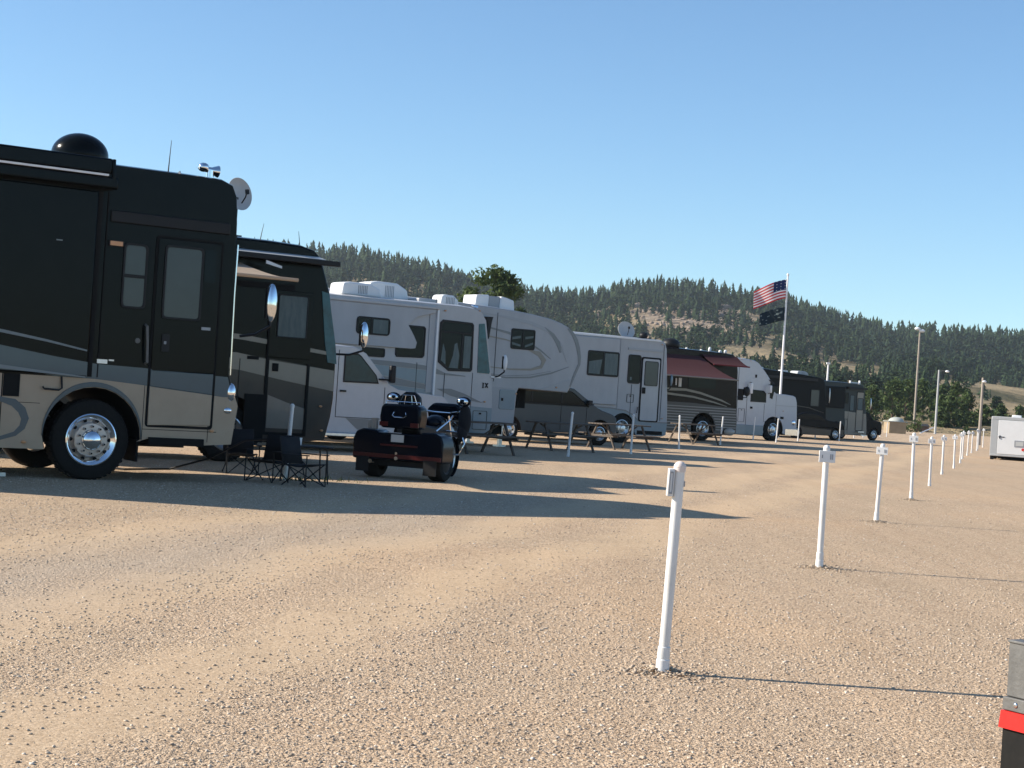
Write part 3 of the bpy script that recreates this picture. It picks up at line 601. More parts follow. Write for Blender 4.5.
# ================================================================== WHITE SEMI TRUCK
P7=(13.16,84.06)
st=thing('semi_truck','white highway tractor with tall sleeper cab and long hood behind thin marker posts','truck',(P7[0],P7[1],0),TH)
W=2.4
top=[(-5.0,.75),(-5.0,1.0),(-3.0,1.0),(-2.95,3.85),(-2.85,3.93),(-2.2,3.92),(-1.62,3.87),(-1.35,3.76),(-.92,3.38),(-.62,3.08),(-.48,2.92),(-.24,2.42),(-.10,2.34),(.5,2.33),(1.0,2.29),(1.18,2.22),(1.28,1.95),(1.33,1.3),(1.36,.75),(1.34,.32)]
bot=[(.85,.30)]+arch_pts(-.18,.64,.55,.38)+[(-.85,.22),(-2.75,.22),(-3.0,.5)]
shifted_loft('body',st,top,bot,W,'cab_white',1.3,nose=.25,fx=-1.0,crown=.05)
window(st,[(-1.76,1.86),(-1.76,2.42),(-1.70,2.46),(-.95,2.44),(-.78,2.30),(-.76,1.86)],'glass_dark','dark_plastic',.04)
MB('glass_dark').prism([(-.55,2.86),(-.48,2.88),(-.27,2.42),(-.36,2.05),(-.52,2.1)],-.014,0).build('side_windscreen',st)
MB('glass_dark').add([(-.20,.2,2.44),(-.20,2.2,2.44),(-.48,2.1,2.95),(-.48,.3,2.95)],[(0,1,2,3)]).build('windscreen',st)
MB('dark').box(-2.0,-.009,.56,-1.985,0,2.7).box(-2.0,-.009,.55,-.84,0,.57).box(-.85,-.009,.9,-.84,0,1.8).box(-2.6,-.02,1.9,-2.25,0,2.45).build('door_seam',st)
MB('mid_grey').box(-.10,-.010,1.0,-.085,0,2.30).box(-.1,-.012,1.75,1.2,0,1.77).build('hood_seam',st)
MB('dark_plastic').prism([(-.66,3.0),(-.50,2.86),(-.28,2.78),(-.30,2.84),(-.52,2.98)],-.03,2.3).build('sun_visor',st)
MB('dark').box(-.75,-.02,.72,-.42,0,.95).build('intake',st)
MB('dark').box(-1.75,-.03,1.52,-1.62,0,1.62).box(-1.55,-.02,3.05,-1.45,0,3.2).box(.25,-.02,1.1,.45,0,1.22).build('door_handle',st)
MB('skirt_blue').box(-2.9,-.04,.24,-.86,0,.72).build('side_fairing',st,bevel=.02)
for x,z0,z1 in ((-1.95,2.2,2.8),(-.72,2.3,2.75)):
    a=MB('dark_plastic').sweep([(x+.1,0,z0+.02),(x,-.22,z0+.05),(x,-.22,z1),(x+.1,0,z1)],.02,6).build('mirror_arm',st); MB('bright_white').box(x-.06,-.30,z0+.05,x+.06,-.16,z1-.03).build('mirror_head',a,bevel=.03)
MB('chrome').box(.6,-.03,.32,1.42,.1,.62).ell((1.15,.02,.95),(.14,.06,.14),12,8).build('bumper',st)
MB('chrome').cyl((-3.1,.2,.9),(-3.1,.2,3.8),.07,12).build('exhaust_stack',st)
wheel(st,-.18,.55,.30,.03,.28); wheel(st,-4.2,.53,.30,.03,.5)
MB('chassis').box(-5,.5,.45,1.1,1.9,.8).build('chassis',st)

# ================================================================== DARK COACH + DARK CAR + GREY COACH + DARK SUV
P8=(18.84,98.28)
c7=thing('motorhome','long near black motorhome in shade behind the semi truck hood','motorhome',(P8[0]-.3,P8[1]+3.2,0),TH)
W=2.5
top=[(-9,.4),(-9,3.8),(-8.9,3.92),(-4.5,3.88),(-1.5,3.72),(-.2,3.62),(.1,3.5),(.2,3.2),(.36,1.8),(.42,1.0),(.40,.5)]
bot=[(0,.4),(-1.1,.4)]+arch_pts(-1.7,.58,.53,.42)+[(-2.3,.4),(-6.2,.4)]+arch_pts(-6.9,.58,.53,.42)+[(-7.5,.4)]
shifted_loft('body',c7,top,bot,W,'far_black',.42)
panel('stripe',c7,[arc([(-6,2.0),(-3,1.95),(-1,1.8),(.2,1.55)],[.02,.025,.02,.01])],'bronze_paint',-.01,0)
window(c7,rrect(-4.6,2.2,-3.2,2.9,.06)); window(c7,rrect(-.95,1.9,-.25,2.9,.06),'glass_grey')
ac_unit(c7,-1.1,3.72,.6,.9,.7,.24,mat='dish_grey'); ac_unit(c7,-4.3,3.9,.9,.8,.6,.14)
MB('bright_white').box(-3.0,.4,3.82,-2.5,.7,3.92).build('roof_vent',c7); mirror(c7,(.3,.05,2.1),(.42,-.15,2.6),(.08,.08,.9),'alu')
MB('dark_plastic').box(-8.6,-.2,3.4,-.6,0,3.55).build('awning_case',c7)
wheel(c7,-1.7,.5,.29,.03,.28); wheel(c7,-6.9,.5,.29,.03,.28); front_ends(c7,W,1.7,3.2,top)

cr=thing('parked_car','dark sedan with brown lower side parked before the near black motorhome','car',(P8[0],P8[1],0),TH)
top=[(-3.9,.5),(-3.95,.95),(-3.7,1.12),(-3.3,1.20),(-2.75,1.42),(-2.3,1.50),(-1.6,1.48),(-1.2,1.40),(-.65,1.14),(.0,1.08),(.55,.98),(.70,.80),(.72,.45)]
bot=[(.6,.28)]+arch_pts(0,.38,.36,.28)+[(-.5,.25),(-2.5,.25)]+arch_pts(-3.0,.38,.36,.28)+[(-3.6,.3)]
shifted_loft('body',cr,top,bot,1.8,'far_black',.7,nose=.1,crown=.03)
panel('lower_panel',cr,[[(.66,.62),(.62,.32)]+arch_pts(0,.39,.36,.28)+[(-.5,.27),(-2.5,.27)]+arch_pts(-3.0,.39,.36,.28)+[(-3.7,.35),(-3.85,.72)]],'bronze_paint',-.006,0)
window(cr,[(-3.1,1.16),(-2.7,1.38),(-2.3,1.44),(-1.6,1.42),(-1.25,1.35),(-.85,1.13)],'glass_dark','dark_plastic',.02)
for x in (0,-3.0): wheel(cr,x,.34,.20,.02,.2)
MB('chrome').ell((.62,.15,.72),(.08,.12,.07),10,6).build('headlight',cr)

P9=(20.89,104.19)
c8=thing('motorhome','grey and taupe motorhome with pale entry door windows, far end of the row','motorhome',(P9[0],P9[1],0),TH)
top=[(-8,.4),(-8,3.4),(-7.9,3.5),(-1.05,3.48),(.5,3.44),(.85,3.38),(.96,3.1),(1.15,2.0),(1.3,1.3),(1.36,.6),(1.34,.35)]
bot=[(1.0,.3),(-.6,.3)]+arch_pts(-1.2,.55,.53,.42)+[(-1.8,.4),(-5.4,.4)]+arch_pts(-6.0,.55,.53,.42)+[(-6.6,.4)]
shifted_loft('body',c8,top,bot,2.4,'far_grey',1.3)
panel('upper_panel',c8,[[(-7.9,3.3),(.8,3.25),(1.1,2.0),(-7.9,2.05)]],'far_grey',-.006,0)
panel('lower_panel',c8,[[(-.6,1.75),(1.2,1.65),(1.33,.6),(1.3,.36),(-.5,.32)]],'taupe_paint',-.007,0)
window(c8,rrect(-.22,1.78,.16,2.76,.05),'curtain','dark_plastic',.03)
d8=MB('taupe_paint').prism(rrect(.38,.62,.90,2.95,.05),-.022,0).build('door',c8); MB('dark').ring(rrect(.34,.58,.94,2.99,.06),rrect(.38,.62,.90,2.95,.05),-.018,0).build('door_seal',d8)
window(d8,rrect(.42,1.86,.87,2.6,.05),'curtain','dark_plastic',.03,y=-.03)
MB('bright_white').box(.0,.3,3.50,.85,.36,3.56).box(.78,.28,3.46,.86,.38,3.68).box(.0,.28,3.46,.07,.38,3.64).build('ladder_rack',c8)
MB('alu').box(.4,-.5,.3,.9,0,.36).box(.4,-.25,.5,.9,0,.56).build('entry_step',c8)
MB('far_black').box(-6.5,-.12,1.9,-.75,0,3.2).build('slide_out',c8,bevel=.02)
window(c8,rrect(-.62,2.2,-.34,2.9,.04),'glass_dark')
MB('dark_plastic').box(-.6,-.25,3.12,1.0,-.02,3.24).build('door_awning_case',c8)
fittings(c8,-.012,[(-.3,.4,1.7),(1.0,.4,1.7)],[(-.55,.6,-.32,1.3)],[(1.1,1.4)])
wheel(c8,-1.2,.48,.28,.03,.28); wheel(c8,-6.0,.48,.28,.03,.28); front_ends(c8,2.4,1.6,3.0,top)
mirror(c8,(1.2,.05,1.9),(1.45,-.1,2.3),(.1,.08,.7),'alu')

P10=(22.5,108.2)
s9=thing('parked_suv','dark suv at the far end of the left row','suv',(P10[0],P10[1],0),TH)
top=[(-2.6,.5),(-2.65,1.2),(-2.5,1.72),(-2.2,1.82),(.2,1.80),(.45,1.72),(.85,1.30),(1.50,1.22),(1.62,1.0),(1.62,.45)]
bot=[(1.5,.35)]+arch_pts(.95,.42,.38,.35)+[(.4,.3),(-1.4,.3)]+arch_pts(-1.85,.42,.38,.35)+[(-2.4,.35)]
shifted_loft('body',s9,top,bot,1.9,'far_black',1.6,nose=.1,crown=.03)
window(s9,[(-2.35,1.25),(-2.25,1.66),(-2.1,1.74),(-.25,1.74),(.02,1.66),(.42,1.27)],'glass_dark','dark_plastic',.03,bars=[(-1.4,1.28,-1.34,1.72),(-.6,1.28,-.54,1.72)])
MB('dark_plastic').sweep([(-2.1,.2,1.82),(-2.0,.2,1.9),(-.5,.2,1.9),(-.3,.2,1.82)],.02,6).build('roof_rail',s9)
for x in (.95,-1.85): wheel(s9,x,.38,.22,.02,.22)

fittings(c3,-.012,[(-1.5,.45,1.9),(-2.3,.45,2.1),(-3.9,.45,2.15)],[(-2.2,.6,-1.9+.05,1.1),(-.62,.55,-.2,1.02),(-3.7,.55,-2.5,1.2)],[(-.3,1.25),(-1.6,3.42),(-5.0,.62)])
fittings(fw,-.012,[(-3.0,1.8,3.7),(-5.2,.65,3.75)],[(-4.6,.75,-3.4,1.45),(-6.0,1.1,-5.4,1.5)],[(-.9,1.75),(-3.6,3.7),(-2.24,1.5)])
fittings(c4,-.014,[(-3.2,.5,1.3),(1.66,.85,3.6),(.30,.9,2.1)],[(-1.75,.55,-.75,1.05),(-3.1,.55,-2.0,1.05),(.12,1.45,.42,1.75)],[(1.75,.95),(1.55,3.6),(-2.5,.60)])
fittings(c2,-.020,[(-1.85,.5,1.8),(-2.9,.45,3.4)],[(-4.2,.55,-3.0,1.25)],[(-.25,1.05),(-.2,.62)])
fittings(c1,-.016,[(-3.6,.42,1.3)],[(-4.7+.02,.5,-3.75,1.2)],[(-.32,.72),(-2.9,.47)])
fittings(st,-.012,[(-2.6,.8,3.8)],[(-2.5,.85,-2.1,1.5)],[(-1.9,3.85),(-2.5,3.9),(.4,1.5)])

# ================================================================== TRIKE
tk=thing('trike_motorcycle','black three wheeled touring motorcycle with rear trunk and licence plate, seen from behind','motorcycle',(-1.63,27.70,0),math.atan2(.92,.33))
m=MB('trike_black')       # rear body, profile in yz extruded along x
m.prismx([(-.78,.30),(-.79,.62),(-.74,.74),(-.62,.79),(-.40,.78),(-.36,.74),(.36,.74),(.40,.78),(.62,.79),(.74,.74),(.79,.62),(.78,.30)],-.42,.06)
m.build('rear_body',tk,bevel=.06,seg=3)
MB('dark_plastic').box(-.30,-.60,.20,.45,.60,.32).build('axle_housing',tk)
MB('red_dark').box(-.432,-.77,.335,-.40,.77,.40).box(-.430,-.35,.53,-.40,.30,.56).build('light_bar',tk)
MB('chrome').cyl((-.46,0,.42),(-.43,0,.42),.02,10).cyl((-.46,0,.34),(-.43,0,.34),.03,10).cyl((-.52,.42,.27),(-.40,.42,.27),.035,12).build('hitch',tk)
MB('plate').box(-.445,-.11,.60,-.432,.11,.72).build('license_plate',tk)
bd=MB('trike_black').prismx([(-.33,.82),(-.36,1.0),(-.34,1.17),(-.28,1.21),(.28,1.21),(.34,1.17),(.36,1.0),(.33,.82)],-.40,-.08).build('trunk',tk,bevel=.04,seg=3)
MB('chrome').sweep([(-.41,-.10,1.08),(-.43,-.12,1.03),(-.43,-.08,1.00),(-.43,.08,1.00),(-.43,.12,1.03),(-.41,.10,1.08)],.009,6).build('trunk_handle',bd)
MB('chrome').sweep([(-.30,-.30,1.22),(-.30,-.30,1.25),(-.30,.30,1.25),(-.30,.30,1.22)],.009,6).build('trunk_rack',bd)
MB('red_dark').box(-.425,-.34,.85,-.40,-.20,.92).build('tail_light',bd); MB('red_dark').box(-.425,.20,.85,-.40,.34,.92).build('tail_light',bd)
MB('dark_plastic').prismx([(-.20,1.20),(-.18,1.34),(-.08,1.42),(.08,1.42),(.18,1.34),(.20,1.20)],-.06,.05).build('backrest',tk,bevel=.03,seg=3)
MB('chrome').sweep([(-.08,-.15,1.22),(-.09,-.10,1.36),(-.09,.10,1.36),(-.08,.15,1.22)],.008,6).sweep([(-.09,-.05,1.36),(-.09,-.07,1.22)],.006,6).sweep([(-.09,.05,1.36),(-.09,.07,1.22)],.006,6).build('backrest_frame',tk)
MB('dark_plastic').prism([(.05,.75),(.05,.95),(.5,.88),(.9,.86),(1.2,.98),(1.35,.92),(1.4,.7),(1.1,.35),(.5,.35)],-.17,.17).build('frame_and_seat',tk,bevel=.05,seg=3)
MB('trike_black').ell((1.15,0,.92),(.30,.17,.14),16,10).build('fuel_tank',tk)
MB('chrome').cyl((.75,-.28,.45),(.75,.28,.45),.17,18).cyl((.75,-.32,.45),(.75,.32,.45),.10,14).build('engine',tk)
MB('chrome').sweep([(1.75,-.11,.33),(1.45,-.11,.95),(1.42,-.10,1.05)],.028,8).sweep([(1.75,.11,.33),(1.45,.11,.95),(1.42,.10,1.05)],.028,8).build('fork',tk)
wt=MB('alu').lathe([(.20,.02),(.22,-.02),(.24,-.03)],(1.75,-.03,.33)).lathe([(0,-.05),(.06,-.05),(.06,.08),(0,.08)],(1.75,-.01,.33),n=12)
for k in range(12):
    a=2*pi*k/12; wt.cyl((1.75,0,.33),(1.75+.23*cos(a),0,.33+.23*sin(a)),.005,5)
wt=wt.build('front_wheel',tk); MB('rubber').lathe([(.22,-.05),(.27,-.07),(.32,-.05),(.335,0),(.32,.05),(.27,.07),(.22,.05)],(1.75,0,.33),n=36).build('tyre',wt)
MB('trike_black').lathe([(.35,-.09),(.37,0),(.35,.09)],(1.75,0,.34),n=36).build('front_fender',tk)
MB('chrome').sweep([(1.10,-.50,1.08),(1.25,-.38,1.13),(1.42,-.15,1.10),(1.42,.15,1.10),(1.25,.38,1.13),(1.10,.50,1.08)],.015,8).build('handlebar',tk)
MB('dark_plastic').cyl((1.22,-.42,1.12),(1.06,-.54,1.07),.022,10).cyl((1.22,.42,1.12),(1.06,.54,1.07),.022,10).build('grip',tk)
MB('trike_black').prismx([(-.30,.98),(-.34,1.15),(-.22,1.26),(.22,1.26),(.34,1.15),(.30,.98)],1.50,1.75).build('fairing',tk,bevel=.05,seg=3)
for s in (-1,1):
    k_=.74 if s>0 else .54
    a=MB('chrome').sweep([(1.2,s*.36,1.13),(1.1,s*(k_-.08),1.18),(1.0,s*(k_-.02),1.28)],.01,6).build('mirror_arm',tk)
    MB('trike_black').ell((1.0,s*k_,1.31),(.06,.13,.085),14,8).use('chrome_blue').ell((.950,s*k_,1.31),(.02,.10,.06),14,8).build('mirror_head',a)
MB('chrome').sweep([(.95,-.16,.40),(1.0,-.50,.42),(1.05,-.58,.60),(1.08,-.50,.78),(1.1,-.16,.80)],.016,8).build('crash_bar',tk); MB('chrome').sweep([(.95,.16,.40),(1.0,.50,.42),(1.05,.58,.60),(1.08,.50,.78),(1.1,.16,.80)],.016,8).build('crash_bar',tk)
MB('chrome').sweep([(.3,-.36,.80),(.7,-.42,.98),(.9,-.40,1.06)],.012,8).build('armrest_bar',tk)
MB('dark_cloth').ell((1.15,-.52,1.0),(.13,.11,.26),14,10).ell((1.12,-.50,.80),(.10,.09,.16),12,8).build('hanging_jacket',tk); MB('lamp_white').ell((1.05,-.52,1.28),(.04,.04,.04),12,8).build('knob',tk)
MB('cream_tone').box(-.18,.50,.78,-.10,.58,.96).box(-.12,.62,.78,-.06,.68,.92).build('cup_holder',tk)
for s in (-1,1):
    y=-.70 if s<0 else .44
    w=MB('dark_plastic').lathe([(0,-.02),(.06,-.02),(.16,.0),(.18,-.01),(.20,.0)],(0,-.70 if s<0 else .70,.31)).build('rear_wheel',tk)
    MB('rubber').lathe([(.19,0),(.24,-.01),(.29,.0),(.31,.03),(.31,.20),(.29,.24),(.19,.24),(.0,.24)],(0,y,.31),n=40).build('tyre',w)
MB('dark_plastic').box(-.45,-.70,.10,-.43,-.48,.34).build('mud_flap',tk); MB('dark_plastic').box(-.45,.48,.10,-.43,.70,.34).build('mud_flap',tk)

# ================================================================== camp chairs
def camp_chair(cover='dark_cloth'):
    r=thing('camp_chair','x','chair',(0,0,0))
    m=MB('dark_plastic')
    for s in (-1,1):
        m.cyl((s*.27,-.24,0),(s*.25,.22,.46),.011,6).cyl((s*.27,.26,0),(s*.25,-.24,.44),.011,6)
        m.sweep([(s*.27,.24,.40),(s*.27,.34,.95)],.011,6).cyl((s*.29,-.24,0),(s*.29,-.24,.62),.011,6)
    m.cyl((-.27,-.24,0),(.27,.24,.44),.010,6).cyl((.27,-.24,0),(-.27,.24,.44),.010,6)
    m.build('frame',r)
    s=MB(cover); s.add([(-.25,-.25,.45),(.25,-.25,.45),(.22,0,.39),(-.22,0,.39),(.25,.24,.42),(-.25,.24,.42)],[(0,1,2,3),(3,2,4,5)]); o=s.build('seat',r); q=o.modifiers.new('s','SOLIDIFY'); q.thickness=.02
    s=MB(cover); s.add([(-.27,.24,.42),(.27,.24,.42),(.27,.34,.95),(-.27,.34,.95),(0,.32,.42),(0,.40,.93)],[(0,4,5,3),(4,1,2,5)]); o=s.build('backrest',r); q=o.modifiers.new('s','SOLIDIFY'); q.thickness=.02
    for sx in (-1,1): MB(cover).box(sx*.29-.035,-.27,.61,sx*.29+.035,.27,.63).build('armrest',r)
    return r
ch=camp_chair()
spots=[(-2.86,24.1,62,'black folding camp chair standing rightmost, nearest the black trike'),(-3.45,24.6,-28,'black folding camp chair beside the white post between the first two motorhomes'),
       (-4.1,26.2,20,'black folding camp chair leftmost of three, close under the nearest motorhome front')]
for i,(x,y,a,lb) in enumerate(spots):
    o=ch if i==0 else copy_tree(ch)
    o.location=(x,y,0); o.scale=(.85,.85,.72); o.rotation_euler=(0,0,radians(a)); tag(o,lb,'chair','camp chairs between the first two motorhomes')
tb=thing('camp_table','low dark folding side table holding a white cup beside the camp chairs','table',(-2.95,24.9,0),.4)
MB('dark_plastic').box(-.35,-.25,.52,.35,.25,.545).build('tabletop',tb,bevel=.005)
for sx in (-.3,.3):
    for sy in (-.2,.2): MB('dark_plastic').cyl((sx,sy,0),(sx*.9,sy*.9,.52),.012,6).build('leg',tb)
cup=MB('lamp_white').lathe([(0,0),(.035,0),(.045,.11),(.04,.11),(.03,.01)],(0,0,0),ax='z',n=16).build('cup'); cup.location=(-3.05,24.85,.545); tag(cup,'small white cup standing on the dark camp table','cup')
hs=MB('dark_plastic').sweep([(-6.3,25.6,.02),(-5.6,25.0,.02),(-5.0,25.3,.05),(-4.4,25.1,.25),(-3.9,25.25,.55),(-3.3,25.3,.62)],.015,6).build('power_cable'); tag(hs,'black power cable looping from the white post under the nearest motorhome','cable')

# ================================================================== picnic tables
def picnic():
    r=thing('picnic_table','x','table',(0,0,0))
    m=MB('wood')
    for k in range(5): m.box(-.95,-.36+k*.147,.735,.95,-.36+k*.147+.135,.775)
    m.build('tabletop',r,bevel=.006)
    for s in (-1,1):
        b=MB('wood')
        for k in range(2): b.box(-.95,s*.70-.14+k*.145,.43,.95,s*.70-.14+k*.145+.135,.465)
        b.build('bench',r,bevel=.006)
    for x in (-.68,.68):
        MB('wood').sweep([(x,-.70,0),(x,-.24,.73)],.035,4).sweep([(x,.70,0),(x,.24,.73)],.035,4).box(x-.02,-.82,.37,x+.02,.82,.43).sweep([(x,0,.72),(x*.2,0,.40)],.02,6).build('trestle',r)
    return r
pt=picnic()
for i,(x,y,lb) in enumerate([(-.80,41.2,'weathered picnic table standing to the right of the black trike'),(1.45,47.6,'weathered picnic table in shade beneath the nose of the fifth wheel trailer'),(7.2,66.2,'weathered picnic table in front of the brown motorhome with maroon awnings'),(3.4,52.4,'weathered picnic table beside the blue grey pickup, behind a thin white post')]):
    o=pt if i==0 else copy_tree(pt)
    o.location=(x,y,0); o.rotation_euler=(0,0,TH+radians([2,-3,4,1][i])); tag(o,lb,'picnic table','picnic tables beside the parked motorhomes')

# ================================================================== marker posts
def marker(plate=True,h=1.16,side=False):
    r=thing('marker_post','x','post',(0,0,0))
    MB('pvc').cyl((0,0,-.05),(0,0,h-.03),.030,20).build('pole',r)
    MB('pvc').lathe([(.031,.15),(.035,.145),(.036,.09),(.034,.08),(.038,.075),(.039,-.02)],(0,0,0),ax='z',n=20).build('base_collar',r)
    MB('pink_cap' if side else 'pvc').ell((0,0,h-.035),(.035,.035,.035),16,8,.5,1.).cyl((0,0,h-.06),(0,0,h-.035),.034,16).build('cap',r)
    if plate:
        if side:
            p=MB('pvc').box(-.062,-.035,h-.20,-.028,.035,h-.045).build('socket_box',r,bevel=.004)
            MB('mid_grey').ring([(-.055,h-.185),(-.034,h-.185),(-.034,h-.06),(-.055,h-.06)],[(-.050,h-.175),(-.039,h-.175),(-.039,h-.07),(-.050,h-.07)],-.038,-.034).box(.029,-.01,h-.14,.036,.01,h-.11).build('socket',p)
        else:
            p=MB('bright_white').box(-.08,-.042,h-.165,.08,-.028,h-.055).build('number_plate',r,bevel=.003)
            q=MB('mid_grey'); q.box(-.055,-.046,h-.125,-.045,-.041,h-.095).box(.028,-.046,h-.135,.038,-.041,h-.085).box(.046,-.046,h-.135,.056,-.041,h-.085).build('marks',p)
    return r
first=marker(True,1.185,True); first.location=(.9386,9.482,0); first.rotation_euler=(radians(0),radians(1.3),0)
tag(first,'nearest and tallest looking white marker post with pale rounded cap and small side box','post','white marker posts on the right')
far=marker(True,1.16)
RP=[(3.096,16.54,1.2),(5.336,24.38,1.13),(7.57,31.73,1.26),(9.73,39.1,1.14)]+[(.938+(Y-9.48)*.2954+random.uniform(-.15,.15),Y,random.uniform(1.1,1.25)) for Y in (48.2,55.2,63.0,70.4,78.3,86,93.6,101,109)]
names=['second nearest white marker post with plate, midway up the right side','third white marker post with a dark marked plate, counting from the nearest','tall fourth white marker post on the right, its plate above the gravel line','fifth white marker post on the right, just beyond the tall one']
for i,(x,y,h_) in enumerate(RP):
    o=far if i==0 else copy_tree(far)
    o.location=(x,y,0); o.scale=(1,1,h_/1.16); o.rotation_euler=(radians(random.uniform(-1,1)),radians(random.uniform(-1.2,1.8)),radians(random.uniform(-25,5)))
    tag(o,names[i] if i<4 else 'small white marker post in the distant cluster left of the white trailer','post','white marker posts on the right' if i<4 else 'distant white marker posts beside the trailer')
lf=marker(False,1.14)
LP=[(-3.27,25.25,'white post standing between the first two motorhomes by the camp chairs',3),(1.53,42.99,'thin white post in front of the fifth wheel trailer, by the picnic table',4),(3.50,48.4,'thin white post beside the front wheel of the plain white motorhome',1.2),
    (5.74,57.2,'thin white post at the left end of the ribbed brown motorhome',-3),(8.37,67.3,'thin leaning white post at the front wheel of the brown motorhome',5),(11.9,82.9,'thin white post beside the semi truck cab door',3),(12.62,80.3,'thin white post before the semi truck front wheel',4),(15.0,88.3,'thin white post just right of the semi truck hood',2)]
LP+=[(x,y,'tiny far white post along the dark vehicles at the end of the left row',random.uniform(-1,3)) for x,y in [(18.17,101),(18.83,97.0),(23.27,114.8),(25.1,120.6),(27.06,127),(28.75,131.9),(29.9,134.8)]]
for i,(x,y,lb,tl) in enumerate(LP):
    o=lf if i==0 else copy_tree(lf)
    o.location=(x,y,0); o.rotation_euler=(0,radians(tl*.6),0); tag(o,lb,'post','thin white posts along the left row' if i<8 else 'tiny far white posts of the left row')

# ================================================================== cargo trailer at right
hd_=radians(90-18)
ct=thing('cargo_trailer','small white enclosed cargo trailer with licence plate parked at the right edge','trailer',(20.95,73.95,0),hd_)
# local x = heading (away), local y = left; rear face at x=0, left side y=0 .. -2.3
m=MB('bright_white').box(0,-2.3,.22,3.4,0,1.80); m.build('body',ct,bevel=.05,seg=3)
MB('dish_grey').box(-.02,-.26,.16,.10,.03,1.86).box(-.02,-2.33,.16,.10,-2.2,1.86).box(-.03,-2.3,1.74,.08,.0,1.88).box(-.03,-2.3,.16,.08,0,.24).build('rear_frame',ct,bevel=.015)
MB('dish_grey').box(.1,.0,.24,3.3,.012,1.76).build('side_panel',ct)
rd=MB('bright_white').box(-.035,-2.18,.26,.0,-.28,1.72).build('rear_door',ct,bevel=.01)
MB('dark_plastic').box(-.05,-.56,.98,-.03,-.30,1.01).box(-.06,-.38,.92,-.03,-.34,1.06).build('latch',rd)
pl=MB('mid_grey').box(-.05,-1.42,.60,-.036,-.98,.88).use('plate').box(-.056,-1.36,.65,-.05,-1.04,.83).build('license_plate',ct)
MB('red_strip').cyl((-.06,-1.35,.50),(-.03,-1.35,.50),.06,14).build('tail_light',ct)
for y in (-.24,-2.26): 
    w=MB('alu').lathe([(.18,.0),(.12,-.02),(0,-.03)],(1.6,y+.2,.33),n=20).build('wheel',ct); MB('rubber').lathe(tyre_prof(.33,.19,.2),(1.6,y,.33),n=30).build('tyre',w)
MB('dark').box(-.02,-.16,.0,.14,.0,.18).build('stabiliser_foot',ct,bevel=.01)
MB('dark').box(.4,-1.9,.05,3.0,-.3,.22).build('chassis',ct)
MB('bright_white').box(.4,-1.2,1.80,.9,-.8,1.98).build('roof_vent',ct,bevel=.03)

# ================================================================== near trailer tailgate at lower right corner
tg=thing('utility_trailer','grey steel trailer side with round lamp and red strip at the lower right corner','trailer',(2.112,7.0,0),radians(-58))
m=MB('galv'); zt=.617
m.box(0,0,.392,1.9,.055,zt).box(-.006,-.014,.336,1.9,.06,.390).box(-.004,-.006,zt-.006,1.9,.075,zt+.006)
m.build('side_panel',tg,bevel=.004)
for x in (.165,1.5):
    l=MB('dark').lathe([(.060,-.004),(.060,-.014),(.048,-.014),(.048,-.004)],(x,0,zt-.115),n=36).build('lamp_ring',tg); MB('red_dark').lathe([(.048,-.006),(.03,-.020),(0,-.024)],(x,0,zt-.115),n=30).build('lamp_lens',l)
MB('red_strip').prism([(-.014,.262),(-.006,.334),(1.9,.334),(1.9,.262)],-.020,.05).build('reflector_strip',tg)
MB('rubber').box(-.004,-.004,.06,1.9,.03,.260).build('mud_skirt',tg)
for x in (.065,.5): MB('chrome').ell((x,-.016,.365),(.010,.007,.012),10,6).build('bolt',tg)
MB('galv').box(.05,.08,.30,1.85,2.3,.38).build('bed',tg)
for x in (.45,):
    for y in (.1,2.05):
        ww=MB('alu').lathe([(0,0),(.1,0),(.15,.02),(.15,.16)],(x+.5,y,.25),n=24).build('wheel',tg); MB('rubber').lathe([(.15,0),(.22,0),(.25,.03),(.25,.15),(.22,.18),(.15,.18)],(x+.5,y,.25),n=32).build('tyre',ww)

# ================================================================== poles, flags
fp=thing('flagpole','tall white flagpole rising behind the semi truck','flagpole',(15.0,95,0))
MB('lamp_white').cyl((0,0,0),(0,0,9.05),.075,12,.045).build('pole',fp); MB('lamp_white').ell((0,0,9.12),(.07,.07,.09),12,8).build('finial',fp)
def flag_sheet(w,h,nx,nz,amp,droop,seed):
    rs=random.Random(seed); vs=[];fs=[]
    for i in range(nx+1):
        for k in range(nz+1):
            u=i/nx; v=k/nz
            x=-u*w*(.98); z=-v*h - droop*(u**1.3)*w + .05*sin(5*u+2*v)*u
            y=amp*sin(7.5*u+1.6*v+seed)*(.25+u*.9)
            vs.append((x,y,z))
    for i in range(nx):
        for k in range(nz): a=i*(nz+1)+k; fs.append((a,a+1,a+nz+2,a+nz+1))
    return vs,fs
def flag_material(name,us=True):
    m=bpy.data.materials.new(name); m.use_nodes=True; nt=m.node_tree;N=nt.nodes;L=nt.links;b=N['Principled BSDF']; b.inputs['Roughness'].default_value=.8
    a=N.new('ShaderNodeAttribute'); a.attribute_name='fcol'; a.attribute_type='GEOMETRY'
    L.new(a.outputs['Color'],b.inputs['Base Color'])
    t=N.new('ShaderNodeBsdfTranslucent'); L.new(a.outputs['Color'],t.inputs['Color']); x=N.new('ShaderNodeMixShader'); x.inputs[0].default_value=.35
    L.new(b.outputs[0],x.inputs[1]); L.new(t.outputs[0],x.inputs[2]); L.new(x.outputs[0],N['Material Output'].inputs[0]); return m
FM=flag_material('flag_cloth')
